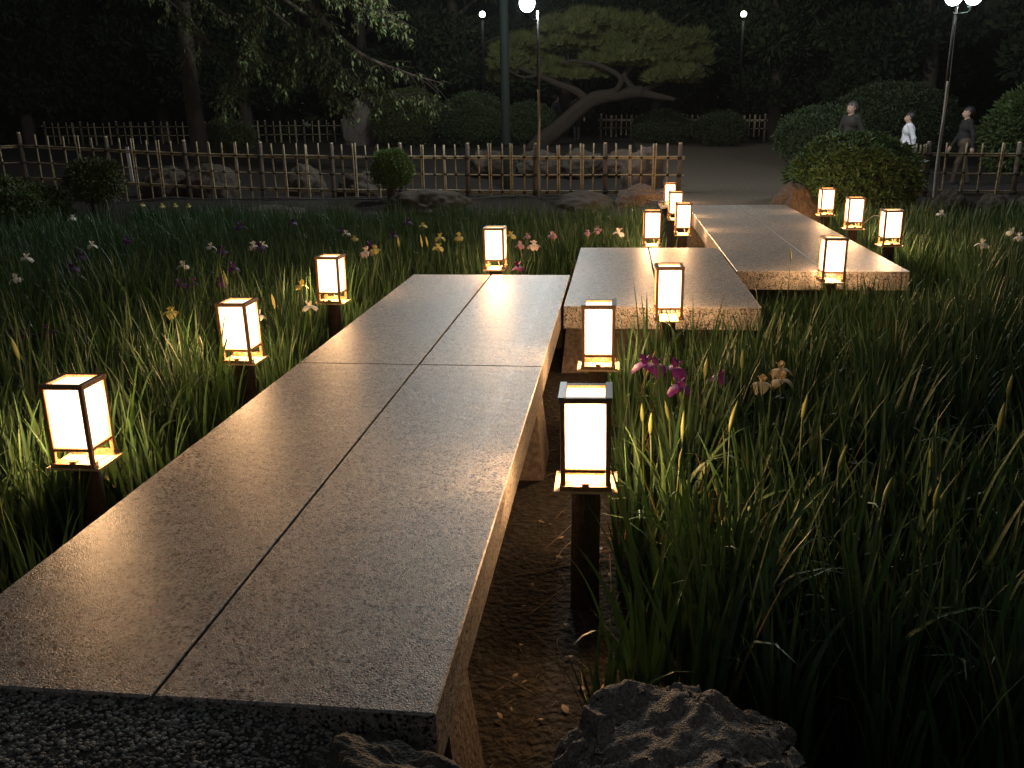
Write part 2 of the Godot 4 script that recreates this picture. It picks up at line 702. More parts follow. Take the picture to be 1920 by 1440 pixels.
func span(label: String, xs: Array, z0: float, zc: Array, piers: Array) -> void:
	var t := thing("stone_footbridge", label, "footbridge", Vector3(xs[0], 0, z0), "granite spans of the zigzag bridge")
	var sd := 3.0 + z0
	for k in xs.size() - 1:
		for j in zc.size() - 1:
			var gap := 0.0045
			var w: float = xs[k + 1] - xs[k] - gap * 2.0
			var l: float = zc[j] - zc[j + 1] - (0.003 if zc.size() > 2 else 0.0)
			sd += 17.0
			part("slab", slab_mesh(w, l, 0.185, sd), M.granite, t, Transform3D(Basis(), Vector3(xs[k] + gap - xs[0], 0.0, zc[j] - z0)))
	for p in piers:
		part("pier", pier_mesh(p[1] - p[0], p[3], 0.5), M.pier, t, Transform3D(Basis(), Vector3(p[0] - xs[0], -0.187, p[2] - z0)))


func build_bridge() -> void:
	span("nearest granite span, two slabs wide with a thin cross joint between the front lanterns", [-1.975, -1.203, -0.432], -1.84, [-1.84, -5.09, -8.31], [[-1.9, -0.452, -2.05, 0.3], [-1.9, -0.452, -4.85, 0.36], [-1.9, -0.452, -7.95, 0.3]])
	span("short middle granite span set to the right, linking the near span and the far span", [-0.418, 0.362, 1.142], -6.86, [-6.86, -10.14], [[-0.40, 1.05, -7.12, 0.3], [-0.40, 1.05, -9.7, 0.3]])
	span("farthest granite span, leading to the sandy path between two rows of lanterns", [1.152, 1.985, 2.765], -8.56, [-8.56, -15.12], [[1.18, 2.6, -8.9, 0.3], [1.2, 2.7, -11.8, 0.3], [1.2, 2.7, -14.7, 0.3]])


# ---------------------------------------------------------------- lanterns
func build_lanterns() -> void:
	# x, plate height, z, turned a quarter, grey cap strips, label
	var rows := [
		[-2.50, -0.080, -3.61, 0, 0, "paper lantern on a dark log, nearest of the three left of the near span"],
		[-2.475, -0.072, -5.40, 0, 0, "paper lantern on a dark log, middle one of the three left of the near span"],
		[-2.475, -0.070, -7.33, 0, 0, "paper lantern on a dark log, farthest of the three left of the near span"],
		[-1.19, 0.025, -8.56, 1, 0, "paper lantern standing alone behind the far edge of the near span"],
		[-0.11, -0.030, -3.43, 0, 1, "largest-looking paper lantern with grey cap strips, right of the near span"],
		[-0.10, -0.055, -5.33, 0, 1, "paper lantern with grey cap strips, right behind the largest-looking one"],
		[0.40, -0.030, -6.62, 1, 0, "paper lantern in front of the sawn face of the middle span"],
		[1.99, -0.050, -8.36, 1, 0, "paper lantern in front of the near face of the far span"],
		[0.41, -0.010, -10.45, 1, 0, "paper lantern behind the far edge of the middle span"],
		[0.86, -0.050, -11.76, 1, 0, "nearest of three overlapping lanterns left of the far span"],
		[0.86, -0.040, -13.43, 1, 0, "middle of three overlapping lanterns left of the far span"],
		[0.91, -0.080, -15.75, 1, 0, "farthest of three overlapping lanterns, by the fence end"],
		[3.17, -0.050, -14.00, 0, 0, "farthest of three lanterns right of the far span"],
		[3.10, -0.020, -12.08, 0, 0, "middle of three lanterns right of the far span"],
		[3.14, -0.030, -10.59, 0, 0, "nearest of three lanterns right of the far span, before the grass"],
	]
	# shared meshes, built about the middle of the plate
	var H := 0.405
	var A := 0.0925
	var T := 0.0205
	var leg := begin(false)
	bar(leg, Vector3(0, H * 0.5, 0), Vector3(T, H - 0.02, T))
	var legm := done(leg)
	var lower := begin(false)
	bar(lower, Vector3.ZERO, Vector3(A * 2.0 - T - 0.001, 0.017, 0.015))
	var lowerm := done(lower)
	var upper := begin(false)
	bar(upper, Vector3.ZERO, Vector3(A * 2.0 + T + 0.006, 0.023, 0.024))
	var upperm := done(upper)
	var cap := begin(false)
	bar(cap, Vector3.ZERO, Vector3(0.026, 0.025, A * 2.0 - 0.022))
	var capm := done(cap)
	var strip := begin(false)
	box(strip, Vector3.ZERO, Vector3(0.027, 0.0025, A * 2.0 + 0.03))
	var stripm := done(strip)
	var foot := begin(false)
	# a foot board with a sloping top, outer edge lower
	var fl := A + T * 0.5 + 0.004
	var prof := [Vector2(0.016, 0.0), Vector2(0.016, 0.021), Vector2(-0.024, 0.030), Vector2(-0.024, 0.0)]
	for k in 4:
		var a: Vector2 = prof[k]
		var b: Vector2 = prof[(k + 1) % 4]
		quad(foot, Vector3(-fl, a.y, a.x), Vector3(fl, a.y, a.x), Vector3(fl, b.y, b.x), Vector3(-fl, b.y, b.x))
		tri(foot, Vector3(fl, 0.01, 0), Vector3(fl, b.y, b.x), Vector3(fl, a.y, a.x))
		tri(foot, Vector3(-fl, 0.01, 0), Vector3(-fl, a.y, a.x), Vector3(-fl, b.y, b.x))
	var footm := done(foot)
	var tab := begin(false)
	box(tab, Vector3(0, 0.029, -0.004), Vector3(0.03, 0.008, 0.034))
	var tabm := done(tab)
	var plate := begin(false)
	bar(plate, Vector3(0, -0.006, 0), Vector3(0.262, 0.012, 0.216), 0.002)
	var platem := done(plate)
	# the paper: four slightly bellied walls and a flat top
	var pp := begin(true)
	var hw := A - 0.004
	var y0 := 0.098
	var y1 := H - 0.016
	var n := 8
	for s in 4:
		var bs := Basis(Vector3.UP, s * PI / 2)
		for j in n:
			for k in n:
				var q: Array[Vector3] = []
				for c in [[j, k], [j + 1, k], [j + 1, k + 1], [j, k + 1]]:
					var u: float = c[0] / float(n)
					var v: float = c[1] / float(n)
					var belly := 0.002 * sin(PI * u) * sin(PI * v)
					q.append(bs * Vector3(lerpf(-hw, hw, u), lerpf(y0, y1, v), hw + belly))
				quad(pp, q[0], q[1], q[2], q[3])
	quad(pp, Vector3(-hw, y1, hw), Vector3(hw, y1, hw), Vector3(hw, y1, -hw), Vector3(-hw, y1, -hw))
	var paperm := done(pp)
	var wire := begin(true)
	var wp := curve([Vector3(0.0, 0.13, 0.0), Vector3(0.02, 0.07, 0.02), Vector3(0.045, 0.012, 0.03), Vector3(0.07, 0.004, -0.01), Vector3(0.085, 0.004, -0.1)], 16)
	tube(wire, wp, taper(0.0028, 0.0028, 17), 6)
	var wirem := done(wire)
	for r in rows:
		var at := Vector3(r[0], r[1], r[2])
		var o := thing("paper_lantern", r[5], "lantern", at, "paper lanterns along the bridge")
		var grey: bool = r[4] == 1
		if r[3] == 1:
			o.rotation.y = PI / 2
		o.rotation += Vector3(rv(-0.012, 0.012), rv(-0.03, 0.03), rv(-0.012, 0.012))
		for sx in [-1, 1]:
			for sz in [-1, 1]:
				part("leg", legm, M.frame, o, Transform3D(Basis(), Vector3(sx * A, -0.004, sz * A)))
		for s in 4:
			var b := Basis(Vector3.UP, s * PI / 2)
			part("lower_rail", lowerm, M.frame, o, Transform3D(b, b * Vector3(0, 0.087, A)))
		for s in [-1, 1]:
			part("top_rail", upperm, M.frame, o, Transform3D(Basis(), Vector3(0, H - 0.013, s * A)))
			part("side_rail", capm, M.frame, o, Transform3D(Basis(), Vector3(s * A, H - 0.0135, 0)))
			if grey:
				part("cap_strip", stripm, M.cap, o, Transform3D(Basis(), Vector3(s * (A + 0.003), H + 0.002, 0)))
			var fb := Basis() if s == 1 else Basis(Vector3.UP, PI)
			var f := part("foot_board", footm, M.frame, o, Transform3D(fb, Vector3(0, 0.0005, s * A)))
			part("clip", tabm, M.frame, f)
		part("plate", platem, M.plate, o)
		part("paper_shade", paperm, M.paper, o)
		part("cord", wirem, M.cord, o)
		var lamp := OmniLight3D.new()
		lamp.name = "lantern_light"
		o.add_child(lamp, true)
		lamp.position = Vector3(0, 0.235, 0)
		lamp.light_color = lin(1.0, 0.55, 0.24)
		lamp.light_energy = 1.0
		lamp.light_size = 0.055
		lamp.omni_range = 40.0
		lamp.omni_attenuation = 2.0
		lamp.shadow_enabled = true
		# the log it stands on
		var lg := begin(true)
		var bottom := gh(at.x, at.z) - 0.1
		var rr := rv(0.058, 0.066)
		var pts := []
		for k in 9:
			pts.append(Vector3(rv(-0.002, 0.002), lerpf(bottom - at.y, -0.013, k / 8.0), rv(-0.002, 0.002)))
		tube(lg, pts, taper(rr * 1.04, rr, 9), 14, true, 0.05)
		var lo := part("log_post", done(lg), M.log, self, Transform3D(Basis(), at))
		tag(lo, "dark log under the " + (r[5] as String).replace("paper lantern on a dark log, ", "lantern "), "post", "log posts under the lanterns")


# ---------------------------------------------------------------- street lamps
func add_omni(parent: Node, at: Vector3, col: Color, energy: float, size: float) -> void:
	var l := OmniLight3D.new()
	l.name = "lamp_light"
	parent.add_child(l, true)
	l.position = at
	l.light_color = col
	l.light_energy = energy
	l.light_size = size
	l.omni_range = 90.0
	l.omni_attenuation = 2.0
	l.shadow_enabled = true


func pole_lamp(label: String, base: Vector3, h: float, low: float, heads: Array, energy: float) -> void:
	var o := thing("lamp_pole", label, "lamp post", base)
	var a := begin(true)
	tube(a, [Vector3(0, low - 0.15, 0), Vector3(0.0, h * 0.7, 0), Vector3(0, h, 0)], [0.026, 0.024, 0.022], 10)
	part("upper_pole", done(a), M.pole_grey, o)
	var b := begin(true)
	tube(b, curve([Vector3(0.02, -0.15, 0.035), Vector3(0.0, low * 0.3, 0.035), Vector3(0.015, low * 0.7, 0.03), Vector3(0.01, low, 0.03)], 12), taper(0.034, 0.024, 13), 10, true, 0.08)
	part("lower_pole", done(b), M.pole_pale, o)
	var c := begin(true)
	tube(c, curve([Vector3(0.04, -0.1, 0.08), Vector3(0.045, low * 0.2, 0.07), Vector3(-0.02, low * 0.5, 0.07), Vector3(0.03, low * 0.8, 0.06), Vector3(0.03, h * 0.8, 0.03), Vector3(0.02, h, 0.02)], 30), taper(0.007, 0.007, 31), 6)
	part("cable", done(c), M.cable, o)
	for hd in heads:
		var p := Vector3(hd[0], h + hd[1], 0.03)
		var arm := begin(true)
		tube(arm, [Vector3(0, p.y - 0.28, 0.02), Vector3(p.x * 0.7, p.y - 0.26, 0.03), p + Vector3(0, -0.19, 0)], [0.014, 0.014, 0.014], 8)
		part("arm", done(arm), M.steel, o)
		var sk := begin(true)
		tube(sk, [p + Vector3(0, -0.23, 0), p + Vector3(0, -0.18, 0), p + Vector3(0, -0.148, 0)], [0.03, 0.055, 0.09], 14)
		part("socket", done(sk), M.steel, o)
		var bulb := blob(3, func(q: Vector3) -> Vector3: return Vector3(q.x * 0.145, q.y * 0.16, q.z * 0.145) * (1.0 + 0.12 * q.y))
		part("bulb", bulb, M.globe, o, Transform3D(Basis(), p))
		add_omni(o, p, lin(0.92, 0.98, 1.0), energy, 0.06)


func build_street_lamps() -> void:
	pole_lamp("slim pole with one glaring white bulb, standing in front of the bamboo fence", Vector3(-1.54, -0.02, -17.45), 3.36, 1.98, [[-0.19, 0.12]], 9.0)
	pole_lamp("slim pole with two glaring white bulbs, standing by the fence right of the azalea bush", Vector3(5.83, -0.05, -17.35), 3.25, 2.0, [[-0.06, 0.14], [0.27, 0.14]], 3.2)
	# thick dark post whose top is out of the picture
	var o := thing("dark_post", "thick dark green steel post behind the bamboo fence, left of the slim lamp pole", "post", Vector3(-2.49, -0.05, -20.0))
	var st := begin(true)
	tube(st, [Vector3(0, -0.2, 0), Vector3(0, 0.0, 0), Vector3(0, 0.9, 0), Vector3(0, 0.95, 0), Vector3(0, 3.0, 0), Vector3(0, 6.5, 0)], [0.13, 0.13, 0.125, 0.105, 0.10, 0.085], 20)
	part("shaft", done(st), M.steel, o)
	var cp := begin(true)
	tube(cp, [Vector3(0, 0.9, 0), Vector3(0, 0.98, 0)], [0.14, 0.14], 20)
	part("collar", done(cp), M.steel, o)
	var hd := begin(true)
	tube(hd, [Vector3(0, 6.45, 0), Vector3(0, 6.55, 0), Vector3(0, 6.62, 0)], [0.10, 0.16, 0.16], 20)
	part("lamp_base", done(hd), M.steel, o)
	part("lamp_globe", blob(3, func(q: Vector3) -> Vector3: return q * 0.20), M.globe, o, Transform3D(Basis(), Vector3(0, 6.8, 0)))
	add_omni(o, Vector3(0, 6.8, 0), lin(0.95, 1.0, 0.95), 46.0, 0.19)
	# lamps far off between the trees
	for e in [["small yellowish lamp shining between the trees, right of the pine", Vector3(4.56, 0.4, -36.0), 5.02, 1.5], ["small white lamp shining through the trees, left of the thick dark post", Vector3(-5.02, 0.6, -34.0), 5.28 - 0.2, 1.2]]:
		var base: Vector3 = e[1]
		var f := thing("far_lamp", e[0], "lamp post", base)
		var h: float = e[2] - base.y
		var ps := begin(true)
		tube(ps, [Vector3(0, -0.2, 0), Vector3(0, h - 0.14, 0)], [0.06, 0.045], 10)
		part("pole", done(ps), M.black_steel, f)
		var ck := begin(true)
		tube(ck, [Vector3(0, h - 0.15, 0), Vector3(0, h - 0.1, 0)], [0.045, 0.07], 10)
		part("collar", done(ck), M.steel, f)
		part("globe", blob(3, func(q: Vector3) -> Vector3: return q * 0.11), M.globe_far, f, Transform3D(Basis(), Vector3(0, h, 0)))
		add_omni(f, Vector3(0, h, 0), lin(1.0, 1.0, 0.85), e[3], 0.10)


# ---------------------------------------------------------------- fences
func cane(h: float, r: float) -> ArrayMesh:
	# a bamboo cane with nodes, standing from y = 0
	var st := begin(true)
	var pts := []
	var rad := []
	var y := 0.0
	while y < h - 0.05:
		pts.append(Vector3(0, y, 0))
		rad.append(r * 1.15)
		pts.append(Vector3(0, y + 0.012, 0))
		rad.append(r)
		y += 0.27
		if y < h - 0.05:
			pts.append(Vector3(0, y - 0.012, 0))
			rad.append(r)
	pts.append(Vector3(0, h, 0))
	rad.append(r * 0.95)
	tube(st, pts, rad, 7)
	return done(st)


func bamboo_fence(label: String, posts: Array, group: String, gap_down: float, rails: Array, per: int, mat: Material) -> void:
	# posts: Vector3(x, top height, z) one after the other
	var p0: Vector3 = posts[0]
	var o := thing("bamboo_fence", label, "fence", Vector3(p0.x, 0, p0.z), group)
	var org := o.position
	var pm := begin(true)
	tube(pm, [Vector3(0, 0, 0), Vector3(0, 0.5, 0), Vector3(0, 1.0, 0)], [0.047, 0.045, 0.043], 10, true, 0.06)
	var postm := done(pm)
	var tp := begin(true)
	tube(tp, [Vector3(0, 0, 0), Vector3(0, 0.035, 0)], [0.036, 0.034], 10)
	var tipm := done(tp)
	var canes := [cane(1.0, 0.0165), cane(1.0, 0.0185), cane(1.0, 0.015)]
	var km := blob(1, func(q: Vector3) -> Vector3: return Vector3(q.x * 0.036, q.y * 0.036, q.z * 0.042))
	for k in posts.size():
		var p: Vector3 = posts[k]
		var g := gh(p.x, p.z) - 0.06
		var h := p.y - g
		var lean := Basis.from_euler(Vector3(rv(-0.015, 0.015), 0, rv(-0.012, 0.012)))
		part("post", postm, M.fence_post, o, Transform3D(lean.scaled(Vector3(1, 1, 1)) * Basis.from_scale(Vector3(1, h, 1)), Vector3(p.x, g, p.z) - org))
		part("post_tip", tipm, M.cut_wood, o, Transform3D(lean, Vector3(p.x, g, p.z) - org + lean * Vector3(0, h, 0)))
		for rl in rails:
			part("knot", km, M.knot, o, Transform3D(Basis.from_scale(Vector3(1.5, 1, 1.3)), Vector3(p.x, p.y - rl[0], p.z + 0.035) - org))
		if k == posts.size() - 1:
			continue
		var q: Vector3 = posts[k + 1]
		var along := Vector3(q.x - p.x, 0, q.z - p.z).normalized()
		for j in per:
			var f := (j + 1.0) / (per + 1.0)
			var c := p.lerp(q, f)
			c.x += rv(-0.02, 0.02)
			var gg := gh(c.x, c.z)
			var top := c.y + rv(-0.02, 0.02)
			var bot := maxf(gg - 0.05, top - gap_down) + rv(-0.03, 0.03)
			var twin: bool = j % 2 == 1 
			for s in ([-1, 1] if twin else [0]):
				var bb := Basis.from_euler(Vector3(rv(-0.02, 0.02), rv(0, TAU), rv(-0.022, 0.022))) * Basis.from_scale(Vector3(1, top - bot + rv(-0.012, 0.012), 1))
				part("stake", canes[rng.randi() % 3], mat, o, Transform3D(bb, Vector3(c.x, bot, c.z) + along * (s * 0.018) + Vector3(0, 0, 0.022 if s != 0 else -0.020) - org))
			for rl in rails:
				part("knot", km, M.knot, o, Transform3D(Basis.from_scale(Vector3(1.25 if twin else 0.9, 0.9, 1)), Vector3(c.x, c.y - rl[0] + rv(-0.01, 0.01), c.z) - org))
	# rails, one cane (or a pair) per bay
	for k in posts.size() - 1:
		var p: Vector3 = posts[k]
		var q: Vector3 = posts[k + 1]
		for rl in rails:
			var cnt: int = rl[1]
			for s in cnt:
				var dy := (s - (cnt - 1) * 0.5) * 0.036
				var a := Vector3(p.x, p.y - rl[0] + dy, p.z)
				var b := Vector3(q.x, q.y - rl[0] + dy, q.z)
				var d := (b - a).normalized()
				if k == posts.size() - 2:
					b += d * 0.10
				if k == 0:
					a -= d * 0.10
				var st := begin(true)
				var mid := (a + b) * 0.5 + Vector3(0, rv(-0.012, 0.008), rv(-0.006, 0.006))
				var rr := rv(0.0155, 0.0185) if cnt > 1 else rv(0.012, 0.015)
				tube(st, curve([a - org, mid - org, b - org], 8), taper(rr, rr * 0.95, 9), 7)
				part("rail", done(st), mat, o)


func build_fences() -> void:
	var front := []
	for e in [[-14.9, 1.24, -17.0], [-12.71, 1.30, -18.0], [-10.76, 1.19, -18.0], [-9.03, 1.09, -18.0], [-7.40, 1.03, -18.0], [-5.87, 0.99, -18.0], [-4.42, 0.97, -18.0], [-3.04, 0.95, -18.0], [-1.66, 0.93, -18.0], [-0.25, 0.92, -18.0], [1.20, 0.90, -18.0]]:
		front.append(Vector3(e[0], e[1], e[2]))
	bamboo_fence("long pale bamboo lattice fence across the back of the iris bed, left of the path", front, "bamboo lattice fences", 1.33, [[0.255, 2], [0.59, 1], [0.925, 2]], 5, M.bamboo)
	var right := []
	for e in [[5.36, 0.86, -17.7], [5.79, 0.87, -17.7], [7.38, 0.84, -17.7], [8.95, 0.83, -17.7], [10.5, 0.83, -17.7]]:
		right.append(Vector3(e[0], e[1], e[2]))
	bamboo_fence("short bamboo lattice fence at the right, beside the pole with two bulbs", right, "bamboo lattice fences", 1.05, [[0.20, 2], [0.54, 1], [0.88, 2]], 4, M.bamboo)
	var back := []
	for k in 9:
		back.append(Vector3(lerpf(-24.2, -11.2, k / 8.0), lerpf(1.58, 1.47, k / 8.0), -36.0))
	bamboo_fence("dim distant bamboo fence behind the cherry trunk and the standing stone", back, "bamboo lattice fences", 0.9, [[0.2, 1], [0.55, 1]], 4, M.bamboo)
	var backr := []
	for k in 5:
		backr.append(Vector3(lerpf(-0.7, 5.6, k / 4.0), lerpf(1.51, 1.40, k / 4.0), -36.0))
	bamboo_fence("dim distant bamboo fence under the pine branches at the end of the path", backr, "bamboo lattice fences", 0.8, [[0.2, 2], [0.5, 1]], 7, M.bamboo)


# ---------------------------------------------------------------- rocks
func rock_mesh(level: int, r: Vector3, sd: float, rough := 0.25, flat := 0.0) -> ArrayMesh:
	var off := Vector3(sd * 3.1, sd * 1.7, -sd * 2.3)
	return blob(level, func(p: Vector3) -> Vector3:
		var d := 1.0 + rough * fn.get_noise_3dv(p * 1.1 + off)
		var ridge := 1.0 - absf(fn.get_noise_3dv(p * 2.3 + off * 2.0)) * 2.2
		d += rough * 0.35 * ridge * 0.5
		d += rough * 0.16 * fn.get_noise_3dv(p * 6.0 + off)
		var q := p * d
		if flat > 0.0:
			q.y = minf(q.y, 1.0 - flat + 0.12 * fn.get_noise_3dv(p * 3.0 + off))
		return q * r)


func build_rocks() -> void:
	# the big boulder at the bottom of the picture, weathered in ribs and cracks
	var off := Vector3(4.1, -2.7, 8.3)
	var big := blob(6, func(p: Vector3) -> Vector3:
		var d := 1.0 + 0.22 * fn.get_noise_3dv(p * 1.0 + off)
		d += 0.07 * (0.5 - absf(fn.get_noise_3dv(p * 1.8 + off)) * 1.6)
		var rib := absf(fn.get_noise_3dv(Vector3(p.x * 5.0, p.y * 2.0, p.z * 5.0) + off))
		d -= 0.11 * exp(-rib * rib * 190.0)
		d += 0.024 * fn.get_noise_3dv(p * 7.0 + off) + 0.012 * fn.get_noise_3dv(p * 18.0)
		var q := p * d
		q.y = minf(q.y, 0.80 + 0.1 * fn.get_noise_3dv(p * 2.0 + off) - 0.25 * q.x * q.x)
		q.x += 0.12 * q.y
		return q * Vector3(0.36, 0.42, 0.32))
	var bo := part("boulder", big, M.rock_big, self, Transform3D(Basis(Vector3.UP, 0.4), Vector3(0.165, -0.405, -1.93)))
	tag(bo, "big cracked grey boulder at the bottom, right of the bridge's near end", "rock")
	var edge := part("boulder", rock_mesh(5, Vector3(0.30, 0.16, 0.15), 5.0, 0.3), M.rock_dark, self, Transform3D(Basis(Vector3.UP, -0.5), Vector3(-0.50, -0.165, -1.66)))
	tag(edge, "dark low stone edging the gravel at the near right corner of the bridge", "rock")
	# x, y, z, size, brown, label
	var rows := [
		[-3.54, -0.25, -16.7, 0.80, 0.42, 0.5, 0, "rounded grey boulder on the bank below the fence, left of centre"],
		[-0.62, -0.28, -16.7, 0.62, 0.36, 0.45, 0, "flat topped boulder on the bank below the right half of the fence"],
		[0.43, -0.26, -16.7, 0.48, 0.46, 0.42, 1, "brown rounded boulder left of the farthest lantern"],
		[0.52, 0.10, -19.2, 0.44, 0.68, 0.4, 1, "tall brown dome-shaped stone seen through the right end of the fence"],
		[-9.95, 0.05, -18.9, 0.55, 0.45, 0.4, 0, "grey rock behind the left part of the fence, right of the white stake"],
		[-8.95, 0.02, -18.9, 0.62, 0.55, 0.5, 0, "larger grey rock behind the left part of the fence"],
		[-6.85, 0.0, -19.0, 0.45, 0.50, 0.4, 0, "upright rock behind the middle of the left fence"],
		[-5.3, -0.05, -18.8, 0.65, 0.42, 0.5, 0, "low rock behind the fence left of the round clipped shrub"],
		[-3.2, 0.30, -22.5, 0.55, 0.38, 0.4, 0, "leftmost stone of the low row behind the fence"],
		[-2.0, 0.28, -22.5, 0.6, 0.36, 0.4, 0, "second stone of the low row behind the fence"],
		[-0.9, 0.27, -22.5, 0.55, 0.38, 0.45, 0, "third stone of the low row behind the fence"],
		[0.15, 0.27, -22.6, 0.6, 0.34, 0.45, 1, "rightmost stone of the low row behind the fence"],
		[2.95, -0.25, -15.25, 0.40, 0.52, 0.5, 1, "reddish boulder at the right corner of the far span"],
		[4.15, -0.35, -15.3, 0.6, 0.35, 0.5, 0, "low stone under the azalea bush"],
		[5.9, -0.3, -16.6, 0.33, 0.36, 0.35, 0, "round stone under the right fence, nearest the azalea bush"],
		[6.6, -0.3, -16.5, 0.34, 0.33, 0.35, 0, "round stone under the right fence, the middle one"],
		[7.35, -0.3, -16.4, 0.42, 0.40, 0.4, 0, "round stone under the right fence, at the picture's right edge"],
		[-6.6, -0.42, -16.2, 0.9, 0.34, 0.5, 0, "long low stone on the bank under the left fence"],
		[-2.0, -0.42, -15.7, 0.42, 0.25, 0.35, 0, "small dark stone at the back edge of the irises"],
	]
	for r in rows:
		var m: Material = M.rock_brown if r[6] == 1 else M.rock
		var o := part("boulder", rock_mesh(4, Vector3(r[3], r[4], r[5]), r[0] * 2.0 + r[2], 0.24), m, self, Transform3D(Basis(Vector3.UP, rv(0, TAU)), Vector3(r[0], r[1], r[2])))
		o.rotation.y = rv(-0.4, 0.4)
		tag(o, r[7], "rock", "boulders on the banks")
	# the tall standing stone
	var st := blob(4, func(p: Vector3) -> Vector3:
		var q := p * (1.0 + 0.16 * fn.get_noise_3dv(p * 1.6) + 0.05 * fn.get_noise_3dv(p * 6.0))
		q.x *= 1.0 - 0.28 * q.y
		return Vector3(clampf(q.x, -0.75, 0.78) * 0.68, q.y * 0.98, q.z * 0.35))
	var so := part("standing_stone", st, M.rock_stele, self, Transform3D(Basis(), Vector3(-9.68, 1.2, -33.0)))
	tag(so, "tall upright grey stone beside the clipped round bushes", "standing stone")


# ---------------------------------------------------------------- shrubs
func leaf_cluster(n: int, spread: float, len: float, wid: float, upward: float) -> ArrayMesh:
	var st := begin(false)
	for k in n:
		var d := in_ball()
		var c := d * spread
		var dir := (d.normalized() + Vector3(0, upward, 0) + in_ball() * 0.6).normalized()
		leaf_shape(st, c, dir, len * rv(0.7, 1.2), wid * rv(0.8, 1.2))
	return done(st)


func leaf_shape(st: SurfaceTool, c: Vector3, dir: Vector3, l: float, w: float) -> void:
	var side := dir.cross(Vector3(rv(-1, 1), rv(0.2, 1), rv(-1, 1))).normalized()
	var nn := dir.cross(side)
	var a := c
	var t := c + dir * l - nn * l * 0.12
	var m := c + dir * l * 0.45
	var v := rv(0.75, 1.25)
	st.set_color(Color(v, v, v * rv(0.8, 1.1)))
	tri(st, a, m + side * w * 0.5 + nn * w * 0.15, t)
	tri(st, a, t, m - side * w * 0.5 + nn * w * 0.15)


func bush(called: String, label: String, cat: String, c: Vector3, r: Vector3, count: int, cl: ArrayMesh, tint: Color, group := "", lump := 0.25, stems := 5) -> Node3D:
	var g := gh(c.x, c.z)
	var o := thing(called, label, cat, Vector3(c.x, g, c.z), group)
	var org := o.position
	var st := begin(true)
	for k in stems:
		var a := TAU * k / stems + rv(-0.3, 0.3)
		var tip := c + Vector3(cos(a) * r.x * 0.6, r.y * 0.3, sin(a) * r.z * 0.6) - org
		tube(st, curve([Vector3(cos(a) * 0.05, -0.1, sin(a) * 0.05), tip * 0.5 + Vector3(0, 0.05, 0), tip], 6), taper(0.03, 0.012, 7), 6)
	part("stem", done(st), M.bark, o)
	var xs := []
	var cs := []
	var sd := c.x * 3.0
	for k in count:
		var d := in_ball().normalized()
		if d.y < -0.55 and rng.randf() < 0.7:
			d.y = -d.y
		var rr := 1.0 + lump * fn.get_noise_3dv(d * 1.8 + Vector3(sd, 0, 0))
		rr *= 1.0 - 0.35 * pow(rng.randf(), 2.2)
		var p := c + Vector3(d.x * r.x, d.y * r.y, d.z * r.z) * rr - org
		if p.y < 0.02:
			p.y = rv(0.02, 0.2)
		var s := rv(0.8, 1.25)
		var up := (d + Vector3(0, 0.5, 0)).normalized()
		var b := Basis(Quaternion(Vector3.UP, up)) * Basis(Vector3.UP, rv(0, TAU)) * Basis.from_scale(Vector3(s, s, s))
		xs.append(Transform3D(b, p))
		var v := rv(0.7, 1.3)
		cs.append(Color(tint.r * v * rv(0.9, 1.15), tint.g * v, tint.b * v))
	scatter("foliage", cl, M.foliage, xs, cs, o)
	return o


